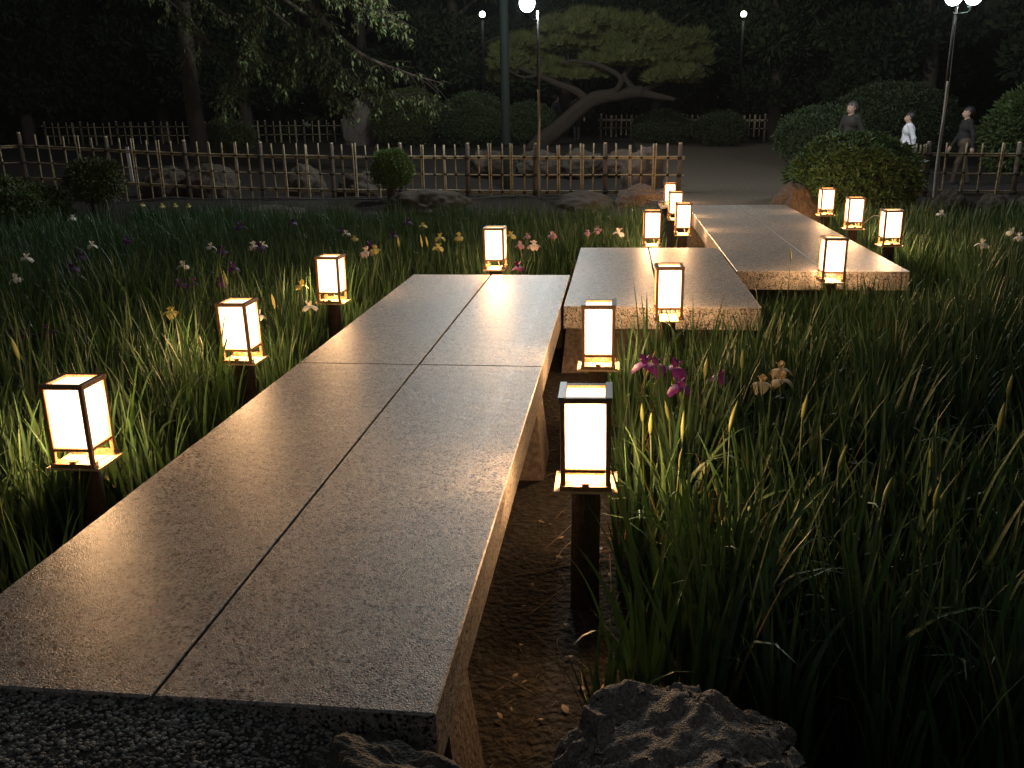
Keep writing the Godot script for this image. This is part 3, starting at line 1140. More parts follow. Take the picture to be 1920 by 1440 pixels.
func build_shrubs() -> void:
	var small := leaf_cluster(14, 0.055, 0.045, 0.024, 0.4)
	var mid := leaf_cluster(14, 0.10, 0.075, 0.035, 0.4)
	var coarse := leaf_cluster(14, 0.16, 0.13, 0.06, 0.3)
	# rosette of longer leaves for the azalea
	var st := begin(false)
	for k in 9:
		var a := TAU * k / 9.0 + rv(-0.2, 0.2)
		var e := rv(0.15, 0.9)
		var dir := Vector3(cos(a) * cos(e), sin(e), sin(a) * cos(e))
		leaf_shape(st, dir * 0.012, dir, rv(0.075, 0.11), rv(0.026, 0.034))
	var rosette := done(st)
	bush("azalea_bush", "large round azalea bush at the right end of the path, above the far lanterns", "bush", Vector3(3.98, 0.28, -15.85), Vector3(1.08, 0.80, 0.95), 3000, rosette, Color(0.058, 0.115, 0.045), "", 0.2, 7)
	bush("round_shrub", "bright green clipped ball shrub on a short trunk in front of the bamboo fence", "shrub", Vector3(-4.43, 0.50, -17.3), Vector3(0.38, 0.36, 0.38), 1700, small, Color(0.070, 0.125, 0.034), "", 0.3, 0)
	var tk := begin(true)
	tube(tk, curve([Vector3(-4.44, -0.35, -17.3), Vector3(-4.47, 0.0, -17.28), Vector3(-4.43, 0.25, -17.3)], 8), taper(0.085, 0.06, 9), 10, true, 0.2)
	var tko := get_node("round_shrub")
	var tm := part("trunk", done(tk), M.bark, tko)
	tm.position = -tko.position
	bush("loose_shrub", "loose dark shrub in front of the fence at the left", "shrub", Vector3(-9.35, 0.48, -15.1), Vector3(0.42, 0.33, 0.38), 620, mid, Color(0.05, 0.075, 0.03), "", 0.5, 6)
	bush("mounded_shrub", "big low mounded shrub at the left edge of the picture", "shrub", Vector3(-11.0, -0.15, -14.3), Vector3(1.45, 0.72, 1.1), 3200, mid, Color(0.045, 0.085, 0.025), "", 0.15, 6)
	bush("clipped_bush", "wide clipped dome bush right of the standing stone", "bush", Vector3(-7.5, 1.45, -32.2), Vector3(1.35, 1.05, 1.1), 2400, mid, Color(0.06, 0.075, 0.025), "clipped bushes behind the fence", 0.12)
	bush("clipped_bush", "clipped dome bush between the wide one and the thick dark post", "bush", Vector3(-5.1, 1.35, -31.4), Vector3(1.25, 0.9, 1.0), 2200, mid, Color(0.045, 0.07, 0.03), "clipped bushes behind the fence", 0.2)
	bush("clipped_bush", "low clipped bush just right of the thick dark post", "bush", Vector3(-3.2, 1.2, -32.4), Vector3(0.9, 0.75, 0.9), 1400, mid, Color(0.045, 0.07, 0.03), "clipped bushes behind the fence", 0.2)
	bush("clipped_bush", "low dark bush in front of the distant right fence, under the pine", "bush", Vector3(1.55, 0.95, -33.2), Vector3(1.1, 0.62, 0.9), 1200, mid, Color(0.04, 0.055, 0.025), "clipped bushes behind the fence", 0.2)
	bush("clipped_bush", "second low dark bush under the right tip of the pine", "bush", Vector3(3.6, 0.9, -33.0), Vector3(0.9, 0.6, 0.9), 1000, mid, Color(0.04, 0.055, 0.025), "clipped bushes behind the fence", 0.2)
	bush("hedge_bush", "grey green bush at the right end of the path, behind the azalea", "bush", Vector3(5.25, 0.85, -24.5), Vector3(1.15, 0.72, 0.8), 2200, mid, Color(0.05, 0.08, 0.035), "bushes behind the right fence", 0.2)
	bush("hedge_bush", "tall dark domed bush behind the two walkers", "bush", Vector3(7.2, 0.95, -25.2), Vector3(1.75, 1.2, 1.0), 3000, mid, Color(0.035, 0.055, 0.025), "bushes behind the right fence", 0.1)
	bush("hedge_bush", "leafy bush at the right edge behind the right fence", "bush", Vector3(9.75, 0.85, -22.5), Vector3(1.1, 1.0, 0.9), 1600, coarse, Color(0.06, 0.095, 0.03), "bushes behind the right fence", 0.3)
	bush("low_bush", "small feathery bush at the foot of the cherry trunk", "bush", Vector3(-13.0, 1.0, -29.0), Vector3(0.95, 0.5, 0.6), 800, mid, Color(0.05, 0.065, 0.025), "", 0.4)


# ---------------------------------------------------------------- pine
func limb(st: SurfaceTool, pts: Array, r0: float, r1: float, n := 10) -> void:
	var steps := (pts.size() - 1) * 5
	tube(st, curve(pts, steps), taper(r0, r1, steps + 1), n, true, 0.16)


func build_pine() -> void:
	var Z := -31.0
	var base := Vector3(-2.85, 0.45, Z)
	var o := thing("pine_tree", "old garden pine with a leaning trunk and flat layered needle pads", "tree", base)
	var st := begin(true)
	limb(st, [Vector3(-0.25, -0.35, 0), Vector3(0.15, 0.12, 0), Vector3(0.80, 0.62, 0.05), Vector3(1.85, 1.48, 0.1), Vector3(2.65, 1.68, 0.0), Vector3(3.6, 1.78, -0.2)], 0.33, 0.19, 14)
	part("trunk", done(st), M.bark_pine, o)
	var br := [
		[[Vector3(1.80, 1.45, 0.1), Vector3(1.45, 1.80, 0.2), Vector3(0.75, 2.08, 0.3), Vector3(0.15, 2.35, 0.3), Vector3(-0.5, 2.6, 0.3)], 0.15, 0.05],
		[[Vector3(3.5, 1.76, -0.2), Vector3(4.2, 1.60, -0.1), Vector3(4.7, 1.50, 0.0)], 0.16, 0.05],
		[[Vector3(3.4, 1.75, -0.2), Vector3(3.0, 2.25, -0.3), Vector3(3.3, 2.75, -0.3), Vector3(3.0, 3.4, -0.2)], 0.14, 0.05],
		[[Vector3(2.6, 1.66, 0), Vector3(2.9, 2.15, 0.4), Vector3(2.3, 2.55, 0.5), Vector3(1.5, 2.75, 0.5), Vector3(0.9, 2.7, 0.5)], 0.11, 0.04],
		[[Vector3(3.2, 2.6, -0.3), Vector3(2.2, 3.0, -0.3), Vector3(1.2, 3.2, -0.2), Vector3(0.2, 3.1, -0.1)], 0.09, 0.035],
		[[Vector3(3.3, 2.7, -0.3), Vector3(4.2, 2.9, -0.3), Vector3(5.0, 2.9, -0.2)], 0.09, 0.035],
		[[Vector3(3.6, 1.78, -0.2), Vector3(4.3, 2.1, -0.4), Vector3(5.0, 2.45, -0.4), Vector3(5.6, 2.6, -0.3)], 0.10, 0.035],
		[[Vector3(3.0, 3.3, -0.2), Vector3(2.4, 3.6, -0.2), Vector3(1.6, 3.7, -0.1)], 0.06, 0.03],
		[[Vector3(0.15, 2.35, 0.3), Vector3(-0.4, 2.3, 0.5), Vector3(-1.0, 2.65, 0.5)], 0.05, 0.025],
	]
	for b in br:
		var bs := begin(true)
		limb(bs, b[0], b[1], b[2], 9)
		part("limb", done(bs), M.bark_pine, o)
	# needle tuft
	var tf := begin(false)
	for k in 34:
		var a := rv(0, TAU)
		var e := rv(0.25, 1.5)
		var dir := Vector3(cos(a) * cos(e), sin(e), sin(a) * cos(e))
		var side := dir.cross(Vector3(rv(-1, 1), rv(-1, 1), rv(-1, 1))).normalized() * 0.0075
		var l := rv(0.16, 0.30)
		var v := rv(0.75, 1.25)
		tf.set_color(Color(v, v, v * 0.9))
		var c := Vector3(rv(-0.03, 0.03), rv(-0.03, 0.02), rv(-0.03, 0.03))
		tri(tf, c - side, c + side, c + dir * l)
	var tuft := done(tf)
	var pads := [[-0.55, 4.30, 1.25, 0.38], [0.75, 4.02, 1.15, 0.36], [-1.85, 4.15, 0.85, 0.34], [-2.5, 3.68, 1.0, 0.32], [-0.95, 3.62, 0.95, 0.28], [1.75, 3.60, 1.0, 0.38], [-3.65, 3.25, 0.75, 0.40], [-2.85, 3.02, 0.95, 0.30], [-0.35, 3.24, 1.0, 0.25], [0.75, 3.08, 1.0, 0.27], [2.1, 3.10, 0.85, 0.50], [-1.55, 2.74, 0.85, 0.20], [1.65, 2.62, 0.9, 0.25], [2.2, 3.7, 0.6, 0.3], [-3.95, 2.75, 0.5, 0.28]]
	for pd in pads:
		var xs := []
		var cs := []
		var zoff := rv(-0.5, 0.5)
		var n := int(560 * pd[2])
		var humps := []
		for q in 7:
			humps.append([rv(-0.75, 0.75), rv(-0.7, 0.7), rv(0.28, 0.5), rv(-0.3, 0.7)])
		for k in n:
			var d := in_ball()
			var lump := 1.0 + 0.35 * fn.get_noise_3dv(d * 2.2 + Vector3(pd[0] * 5.0, pd[1] * 3.0, 0))
			var hp: Array = humps[k % 7]
			var yy: float = (absf(d.y) * 1.3 - 0.35) + hp[3] * 0.9
			var p := Vector3(pd[0] + (hp[0] + d.x * hp[2] * 1.25) * pd[2] * lump, pd[1] + yy * pd[3] * lump, Z + zoff + (hp[1] + d.z * hp[2] * 1.2) * pd[2] * 0.75) - base
			var s := rv(0.75, 1.2)
			var b := Basis.from_euler(Vector3(rv(-0.5, 0.5) + d.z * 0.4, rv(0, TAU), rv(-0.5, 0.5) - d.x * 0.4)) * Basis.from_scale(Vector3(s, s, s))
			xs.append(Transform3D(b, p))
			var v := rv(0.7, 1.25)
			cs.append(Color(0.115 * v, 0.125 * v, 0.045 * v))
		scatter("needle_pad", tuft, M.needle, xs, cs, o)


# ---------------------------------------------------------------- cherry tree with hanging leafy branches
func build_cherry() -> void:
	var base := Vector3(-13.3, 0.55, -27.5)
	var o := thing("cherry_tree", "cherry tree with drooping leafy branches hanging in front of the standing stone", "tree", base)
	var st := begin(true)
	limb(st, [Vector3(0, -0.4, 0), Vector3(0.0, 0.5, 0), Vector3(-0.05, 1.6, 0), Vector3(0.05, 3.0, 0.2), Vector3(0.3, 4.4, 0.6)], 0.30, 0.2, 14)
	part("trunk", done(st), M.bark, o)
	var s := 23.5 / 26.0
	var f := func(x: float, y: float, z: float) -> Vector3:
		return Vector3(x * s, EYE + (y - EYE) * s, z) - base
	var main := [
		[[Vector3(0.3, 4.4, 0.6), Vector3(1.8, 5.4, 2.4), f.call(-9.6, 5.4, -23.6), f.call(-8.4, 4.15, -23.5), f.call(-7.3, 3.25, -23.3), f.call(-6.1, 2.75, -23.3), f.call(-5.0, 2.42, -23.2)], 0.13, 0.012, 0.6],
		[[Vector3(1.8, 5.4, 2.4), f.call(-9.4, 4.6, -24.2), f.call(-8.6, 3.4, -24.0), f.call(-7.9, 2.7, -23.8), f.call(-7.0, 2.35, -23.7), f.call(-5.3, 1.85, -23.6)], 0.07, 0.01, 1.0],
		[[Vector3(1.8, 5.4, 2.4), f.call(-9.0, 5.3, -23.0), f.call(-7.8, 4.9, -22.8), f.call(-6.9, 4.4, -22.8), f.call(-6.2, 4.1, -22.8)], 0.06, 0.012, 1.0],
		[[Vector3(1.4, 5.2, 2.0), f.call(-10.2, 4.5, -24.5), f.call(-9.3, 3.3, -24.4), f.call(-8.7, 2.5, -24.4), f.call(-8.2, 1.95, -24.3)], 0.06, 0.01, 1.0],
		[[Vector3(0.3, 4.4, 0.6), Vector3(0.4, 4.0, 1.6), f.call(-12.3, 3.3, -25.5), f.call(-12.2, 2.6, -25.2), f.call(-12.4, 2.1, -25.1)], 0.06, 0.01, 0.9],
		[[Vector3(0.3, 4.4, 0.6), Vector3(0.9, 4.6, 1.6), f.call(-11.6, 4.2, -25.2), f.call(-11.2, 3.6, -25.0)], 0.06, 0.01, 0.9],
		[[Vector3(0.4, 4.6, 0.8), Vector3(-0.2, 4.9, 1.8), f.call(-13.2, 4.4, -25.2), f.call(-13.1, 3.8, -25.0)], 0.06, 0.01, 0.7],
		[[f.call(-9.6, 5.4, -23.6), f.call(-10.3, 4.9, -24.0), f.call(-10.9, 4.0, -24.2), f.call(-11.0, 3.4, -24.2)], 0.05, 0.01, 1.0],
		[[f.call(-9.4, 5.2, -23.6), f.call(-8.6, 5.3, -23.2), f.call(-7.4, 5.0, -23.0), f.call(-6.6, 4.7, -23.0)], 0.05, 0.01, 1.0],
		[[f.call(-9.4, 4.6, -24.2), f.call(-9.7, 3.6, -24.6), f.call(-10.0, 2.9, -24.6)], 0.04, 0.01, 1.0],
	]
	var xs := []
	var cs := []
	for b in main:
		var bs := begin(true)
		var pts: Array = b[0]
		limb(bs, pts, b[1], b[2], 7)
		part("branch", done(bs), M.bark, o)
		var way := curve(pts, 60)
		var tw := begin(true)
		for k in range(14, 60):
			for t in 2:
				var a: Vector3 = way[k]
				var d: Vector3 = (way[k + 1] - way[k]).normalized()
				var tip := a + (d * rv(0.1, 0.5) + in_ball() * rv(0.35, 0.7) + Vector3(0, -0.18, 0)) * rv(0.6, 1.15)
				tube(tw, [a, (a + tip) * 0.5 + Vector3(0, 0.05, 0), tip], [0.008, 0.006, 0.003], 4, false)
				var nl := int(rv(7, 15) * b[3])
				if b[3] < 0.8 and k > 38 and rng.randf() < 0.75:
					nl = 0
				for j in nl:
					var p := a.lerp(tip, rv(0.25, 1.05)) + in_ball() * 0.05
					var sc := rv(0.75, 1.2)
					var bb := Basis.from_euler(Vector3(rv(-0.5, 0.5) + 0.7, rv(0, TAU), rv(-0.6, 0.6))) * Basis.from_scale(Vector3(sc, sc, sc))
					xs.append(Transform3D(bb, p))
					var v := rv(0.7, 1.35)
					cs.append(Color(0.10 * v * rv(0.85, 1.25), 0.135 * v, 0.055 * v))
		part("twigs", done(tw), M.bark, o)
	var lf := begin(true)
	for h in [-1, 1]:
		var pr := [Vector3(0, 0, 0), Vector3(0.026 * h, 0.006, 0.04), Vector3(0.029 * h, 0.0, 0.07), Vector3(0.014 * h, -0.014, 0.11), Vector3(0, -0.03, 0.14)]
		for k in 4:
			var a := Vector3(0, -0.03 * pow(k / 4.0, 2.0), 0.035 * k)
			var a2 := Vector3(0, -0.03 * pow((k + 1) / 4.0, 2.0), 0.035 * (k + 1))
			lf.set_color(Color.WHITE)
			if h > 0:
				quad(lf, a, a2, pr[k + 1], pr[k])
			else:
				quad(lf, a, pr[k], pr[k + 1], a2)
	scatter("leaves", done(lf), M.foliage, xs, cs, o)


# ---------------------------------------------------------------- the dark wood behind
func build_woods() -> void:
	var cl := leaf_cluster(16, 0.42, 0.30, 0.14, 0.2)
	var spots := [
		[-27.0, -39.0, 15.0, "dark broadleaf tree behind the left end of the distant fence"],
		[-21.5, -41.0, 16.0, "dark tree behind the middle of the distant left fence"],
		[-16.5, -39.0, 15.0, "dark tree behind the cherry trunk"],
		[-11.5, -41.0, 16.5, "dark tree behind the standing stone"],
		[-6.8, -39.5, 15.0, "dark tree behind the wide clipped dome bush"],
		[-2.6, -42.0, 16.0, "dark tree behind the left half of the pine"],
		[1.8, -41.0, 15.5, "dark tree behind the right half of the pine"],
		[6.6, -40.0, 15.0, "dark tree behind the yellowish far lamp"],
		[10.6, -34.0, 14.0, "dark tree behind the pole with two bulbs"],
		[14.5, -30.0, 14.0, "dark tree at the right edge of the picture"],
		[-33.0, -42.0, 16.0, "dark tree at the far left edge"],
		[18.5, -37.0, 16.0, "dark tree beyond the right edge bush"],
	]
	for s in spots:
		var g := gh(s[0], s[1])
		var base := Vector3(s[0], g, s[1])
		var H: float = s[2]
		var o := thing("dark_tree", s[3], "tree", base, "dark trees of the wood behind the garden")
		var st := begin(true)
		limb(st, [Vector3(0, -0.4, 0), Vector3(rv(-0.3, 0.3), H * 0.2, 0), Vector3(rv(-0.5, 0.5), H * 0.45, 0), Vector3(rv(-0.6, 0.6), H * 0.75, 0)], 0.33, 0.08, 10)
		part("trunk", done(st), M.bark_dark, o)
		var ls := begin(true)
		for k in 6:
			var a := TAU * k / 6.0 + rv(-0.4, 0.4)
			var y := H * rv(0.2, 0.5)
			limb(ls, [Vector3(0, y, 0), Vector3(cos(a) * 1.2, y + 0.7, sin(a) * 1.2), Vector3(cos(a) * 2.6, y + 1.0, sin(a) * 2.6)], 0.11, 0.03, 6)
		part("limbs", done(ls), M.bark_dark, o)
		var xs := []
		var cs := []
		for L in 34:
			var a := rv(0, TAU)
			var rr := sqrt(rng.randf()) * 2.6
			var y := H * rv(0.13, 0.95)
			var c := Vector3(cos(a) * rr, y, sin(a) * rr)
			var r := Vector3(rv(1.0, 1.7), rv(0.55, 0.95), rv(1.0, 1.7))
			for k in 95:
				var d := in_ball().normalized() * (1.0 - 0.5 * pow(rng.randf(), 2.0))
				if d.y < 0.0:
					d.y *= 0.5
				var sc := rv(0.7, 1.2)
				xs.append(Transform3D(Basis.from_euler(Vector3(rv(-0.5, 0.5), rv(0, TAU), rv(-0.5, 0.5))) * Basis.from_scale(Vector3(sc, sc, sc)), c + d * r))
				var v := rv(0.7, 1.2)
				cs.append(Color(0.034 * v, 0.048 * v, 0.024 * v))
		scatter("crown", cl, M.wood_leaf, xs, cs, o)
	# the rest of the wood reads as one mass
	var big := leaf_cluster(26, 1.2, 0.7, 0.4, 0.1)
	var ws := []
	var wc := []
	for k in 9500:
		var x := rv(-75.0, 75.0)
		var z := rv(-62.0, -47.0) + absf(x) * 0.22
		var y := rv(0.3, 24.0)
		var sc := rv(0.8, 1.5)
		ws.append(Transform3D(Basis.from_euler(Vector3(rv(-0.6, 0.6), rv(0, TAU), rv(-0.6, 0.6))) * Basis.from_scale(Vector3(sc, sc, sc)), Vector3(x, y, z)))
		var v := rv(0.6, 1.2)
		wc.append(Color(0.034 * v, 0.046 * v, 0.024 * v))
	var wo := scatter("far_wood", big, M.wood_leaf, ws, wc, self)
	tag(wo, "unlit mass of the wood closing off the background", "woods")


# ---------------------------------------------------------------- people
func figure(bones: Array, cell: float) -> ArrayMesh:
	# bones: [a, b, ra, rb, colour]; smooth union of tapered capsules, meshed with surface nets
	var lo := Vector3(1e9, 1e9, 1e9)
	var hi := -lo
	for b in bones:
		for e in [[b[0], b[2]], [b[1], b[3]]]:
			var r3: Vector3 = Vector3.ONE * (e[1] + 0.04)
			lo = lo.min(e[0] - r3)
			hi = hi.max(e[0] + r3)
	var n := Vector3i(((hi - lo) / cell).ceil()) + Vector3i.ONE
	var f := PackedFloat32Array()
	f.resize(n.x * n.y * n.z)
	f.fill(1.0)
	var near := PackedFloat32Array()
	near.resize(f.size())
	near.fill(10.0)
	var who := PackedInt32Array()
	who.resize(f.size())
	for bi in bones.size():
		var b: Array = bones[bi]
		var a: Vector3 = b[0]
		var ab: Vector3 = b[1] - a
		var L := maxf(ab.length_squared(), 1e-8)
		var rm: float = maxf(b[2], b[3]) + 0.05
		var i0 := Vector3i((((a.min(b[1]) - Vector3.ONE * rm) - lo) / cell).floor()).max(Vector3i.ZERO)
		var i1 := Vector3i((((a.max(b[1]) + Vector3.ONE * rm) - lo) / cell).ceil()).min(n - Vector3i.ONE)
		for z in range(i0.z, i1.z + 1):
			for y in range(i0.y, i1.y + 1):
				for x in range(i0.x, i1.x + 1):
					var p := lo + Vector3(x, y, z) * cell
					var t := clampf((p - a).dot(ab) / L, 0.0, 1.0)
					var d: float = p.distance_to(a + ab * t) - lerpf(b[2], b[3], t)
					var id := (z * n.y + y) * n.x + x
					if d < near[id]:
						near[id] = d
						who[id] = bi
					var h := clampf(0.5 + 0.5 * (f[id] - d) / 0.03, 0.0, 1.0)
					f[id] = lerpf(f[id], d, h) - 0.03 * h * (1.0 - h)
	var st := begin(true)
	var at := {}
	var count := 0
	var off := [0, 1, n.x, n.x + 1, n.x * n.y, n.x * n.y + 1, n.x * n.y + n.x, n.x * n.y + n.x + 1]
	var edges := [[0, 1], [2, 3], [4, 5], [6, 7], [0, 2], [1, 3], [4, 6], [5, 7], [0, 4], [1, 5], [2, 6], [3, 7]]
	for z in n.z - 1:
		for y in n.y - 1:
			for x in n.x - 1:
				var id := (z * n.y + y) * n.x + x
				var ins := 0
				for k in 8:
					if f[id + off[k]] < 0.0:
						ins += 1
				if ins == 0 or ins == 8:
					continue
				var s := Vector3.ZERO
				var m := 0
				for e in edges:
					var fa := f[id + off[e[0]]]
					var fb := f[id + off[e[1]]]
					if (fa < 0.0) != (fb < 0.0):
						var t := fa / (fa - fb)
						var pa := Vector3(e[0] & 1, (e[0] >> 1) & 1, e[0] >> 2)
						var pb := Vector3(e[1] & 1, (e[1] >> 1) & 1, e[1] >> 2)
						s += pa.lerp(pb, t)
						m += 1
				var best := id
				for k in 8:
					if near[id + off[k]] < near[best]:
						best = id + off[k]
				st.set_color(bones[who[best]][4])
				st.add_vertex(lo + (Vector3(x, y, z) + s / m) * cell)
				at[id] = count
				count += 1
	var step := [1, n.x, n.x * n.y]
	for id in at:
		for ax in 3:
			var u: int = step[(ax + 1) % 3]
			var v: int = step[(ax + 2) % 3]
			if not (at.has(id - u) and at.has(id - v) and at.has(id - u - v)):
				continue
			var fa := f[id] < 0.0
			var fb: bool = f[id + step[ax]] < 0.0
			if fa == fb:
				continue
			var q := [at[id], at[id - u], at[id - u - v], at[id - v]]
			if fa:
				q = [q[0], q[3], q[2], q[1]]
			for i in [0, 1, 2, 0, 2, 3]:
				st.add_index(q[i])
	st.generate_normals()
	return st.commit()


func person(label: String, at: Vector3, turn: float, h: float, top: Color, legs: Color, skin: Color, hair: Color, stride: float, arm_swing: float, loose := 1.0) -> Node3D:
	# faces +z before it is turned
	var o := thing("person", label, "person", at, "people walking behind the fence")
	o.rotation.y = turn
	var k := h / 1.7
	var shoe := Color(0.02, 0.02, 0.02)
	var V := func(x: float, y: float, z: float) -> Vector3: return Vector3(x, y, z) * k
	var b := []
	var put := func(a: Vector3, c: Vector3, ra: float, rb: float, col: Color) -> void: b.append([a, c, ra * k, rb * k, col])
	put.call(V.call(0, 0.97, 0), V.call(0, 1.12, 0.0), 0.135 * loose, 0.125 * loose, top)
	put.call(V.call(-0.06, 0.93, 0), V.call(0.06, 0.93, 0), 0.125 * loose, 0.125 * loose, top if loose > 1.07 else legs)
	if loose > 1.07:
		put.call(V.call(0, 1.0, 0), V.call(0, 0.80, 0.0), 0.14 * loose, 0.155 * loose, top)
	put.call(V.call(-0.07, 1.28, 0), V.call(0.07, 1.28, 0), 0.125 * loose, 0.125 * loose, top)
	put.call(V.call(0, 1.1, 0), V.call(0, 1.32, 0), 0.13 * loose, 0.12 * loose, top)
	put.call(V.call(-0.165, 1.395, 0), V.call(0.165, 1.395, 0), 0.062, 0.062, top)
	put.call(V.call(0, 1.40, 0), V.call(0, 1.50, 0.015), 0.06, 0.052, skin)
	put.call(V.call(0, 1.56, 0.03), V.call(0, 1.61, 0.01), 0.080, 0.092, skin)
	put.call(V.call(0, 1.525, 0.055), V.call(0, 1.535, 0.06), 0.05, 0.05, skin)
	put.call(V.call(0, 1.58, 0.115), V.call(0, 1.563, 0.128), 0.010, 0.014, skin)
	for s in [-1, 1]:
		put.call(V.call(0.088 * s, 1.59, 0.0), V.call(0.09 * s, 1.56, 0.0), 0.017, 0.012, skin)
		var zz: float = stride * s
		put.call(V.call(0.085 * s, 0.92, 0), V.call(0.09 * s, 0.50, zz * 0.55 + 0.03), 0.092, 0.066, legs)
		put.call(V.call(0.09 * s, 0.50, zz * 0.55 + 0.03), V.call(0.09 * s, 0.09, zz), 0.064, 0.045, legs)
		put.call(V.call(0.09 * s, 0.045, zz - 0.03), V.call(0.10 * s, 0.035, zz + 0.15), 0.045, 0.035, shoe)
		var az: float = -arm_swing * s
		var el: Vector3 = V.call(0.245 * s, 1.10, az * 0.45 - 0.02)
		var wr: Vector3 = V.call(0.25 * s, 0.86, az + 0.05)
		put.call(V.call(0.19 * s, 1.385, 0), el, 0.058 * loose, 0.05 * loose, top)
		put.call(el, wr, 0.048 * loose, 0.036 * loose, top)
		var dn := (wr - el).normalized()
		put.call(wr, wr + dn * 0.09 * k, 0.026, 0.034, skin)
		var kn := wr + dn * 0.10 * k
		for j in 4:
			var fo := Vector3(0, 0, (j - 1.5) * 0.021 * k)
			var fl: float = [0.062, 0.075, 0.070, 0.055][j] * k
			put.call(kn + fo, kn + fo + (dn + Vector3(-0.25 * s, 0, 0)).normalized() * fl, 0.0105, 0.0085, skin)
		put.call(wr + dn * 0.03 * k, wr + dn * 0.075 * k + Vector3(0, 0, 0.05 * k), 0.013, 0.010, skin)
	var m := StandardMaterial3D.new()
	m.vertex_color_use_as_albedo = true
	m.roughness = 0.85
	part("body", figure(b, 0.0135), m, o)
	var hm := blob(3, func(p: Vector3) -> Vector3:
		var q := Vector3(p.x * 0.107, p.y * 0.120, p.z * 0.122)
		if p.z > 0.25 and p.y < 0.15:
			q.z = minf(q.z, 0.045)
		if p.y < -0.35:
			q *= 0.98
		return (q * (1.0 + 0.05 * fn.get_noise_3dv(p * 5.0)) + Vector3(0, 1.613, -0.018)) * k)
	var hmat := plain(hair.r, hair.g, hair.b, 0.5)
	part("hair", hm, hmat, o)
	for s in [-1, 1]:
		part("eye", blob(2, func(p: Vector3) -> Vector3: return p * Vector3(0.013, 0.007, 0.007) * k), M.knot, o, Transform3D(Basis(), V.call(0.033 * s, 1.588, 0.102)))
	return o


func build_people() -> void:
	var skin := Color(0.42, 0.27, 0.20)
	var black := Color(0.012, 0.011, 0.010)
	var P := func(x: float, z: float) -> Vector3: return Vector3(x, gh(x, z), z)
	person("person in a loose white long-sleeved shirt and dark trousers walking left beside the azalea bush", P.call(6.2, -20.4), -PI / 2 - 0.15, 1.50, Color(0.62, 0.63, 0.66), Color(0.025, 0.026, 0.034), skin, black, 0.16, 0.16, 1.1)
	person("person in dull brown clothes walking left, behind the top of the azalea bush", P.call(5.08, -20.8), -PI / 2 + 0.5, 1.72, Color(0.030, 0.025, 0.021), Color(0.02, 0.018, 0.018), skin, Color(0.05, 0.045, 0.04), 0.15, 0.2)
	person("person in black top and tan trousers walking left behind the right fence", P.call(7.45, -20.6), -PI / 2, 1.62, Color(0.012, 0.012, 0.015), Color(0.075, 0.052, 0.038), skin, black, 0.2, 0.14, 1.05)
	person("person in dark trousers standing on the back path, half hidden by the pine trunk", P.call(-1.55, -33.6), PI * 0.9, 1.72, Color(0.03, 0.032, 0.036), Color(0.016, 0.018, 0.026), skin, black, 0.06, 0.05)
	person("person in a dark top seen above the leaning pine trunk", P.call(-2.35, -34.2), 2.2, 1.66, Color(0.035, 0.036, 0.042), Color(0.02, 0.02, 0.022), skin, black, 0.1, 0.1)


# ---------------------------------------------------------------- iris leaves
func blade(st: SurfaceTool, base: Vector3, yaw: float, h: float, w: float, lean: float, bend: float, seg: int, col: Color) -> void:
	var out := Vector3(cos(yaw), 0, sin(yaw))
	var side := Vector3(-sin(yaw), 0, cos(yaw)).rotated(Vector3.UP, rv(-0.9, 0.9))
	var p := base
	var th := lean
	var pl: Vector3
	var pc: Vector3
	var pr: Vector3
	for k in seg + 1:
		var t := float(k) / seg
		var ww := w * (0.75 + 0.25 * minf(1.0, t * 4.0)) * (1.0 if t < 0.5 else pow(maxf(0.0, 1.0 - (t - 0.5) * 2.0), 0.75))
		th = lean + bend * t * t * t
		var d := out * sin(th) + Vector3.UP * cos(th)
		var nn := d.cross(side).normalized()
		var s := side * ww * 0.5
		var a := p - s
		var b := p + s
		var c := p + nn * ww * 0.16
		if k > 0:
			st.set_color(col)
			if k < seg:
				quad(st, pl, pc, c, a)
				quad(st, pc, pr, b, c)
			else:
				tri(st, pl, pc, p)
				tri(st, pc, pr, p)
		pl = a
		pc = c
		pr = b
		p += d * (h / seg)


func leaf_tint() -> Color:
	var v := rv(0.65, 1.3)
	var c := Color(0.062 * v, 0.128 * v, 0.054 * v)
	var q := rng.randf()
	if q < 0.07:
		c = Color(0.068 * v, 0.14 * v, 0.04 * v)
	elif q < 0.08:
		c = Color(0.13 * v, 0.105 * v, 0.05 * v)
	elif q < 0.4:
		c = Color(0.06 * v, 0.105 * v, 0.055 * v)
	return c


func patch(n: int, radius: float, hmin: float, hmax: float, wmin: float, wmax: float, seg: int) -> ArrayMesh:
	var st := begin(true)
	var fans := maxi(2, n / 7)
	for f in fans:
		var c := Vector3(rv(-radius, radius), 0, rv(-radius, radius))
		var hh := rv(hmin, hmax)
		for k in 7:
			var yaw := rv(0, TAU)
			var bend := rv(0.05, 0.65)
			if rng.randf() < 0.15:
				bend = rv(1.2, 2.3)
			st.set_smooth_group(f * 7 + k + 1)
			blade(st, c + Vector3(rv(-0.05, 0.05), 0, rv(-0.05, 0.05)), yaw, hh * rv(0.7, 1.15), rv(wmin, wmax), rv(0.02, 0.28), bend, seg, leaf_tint())
	return done(st)


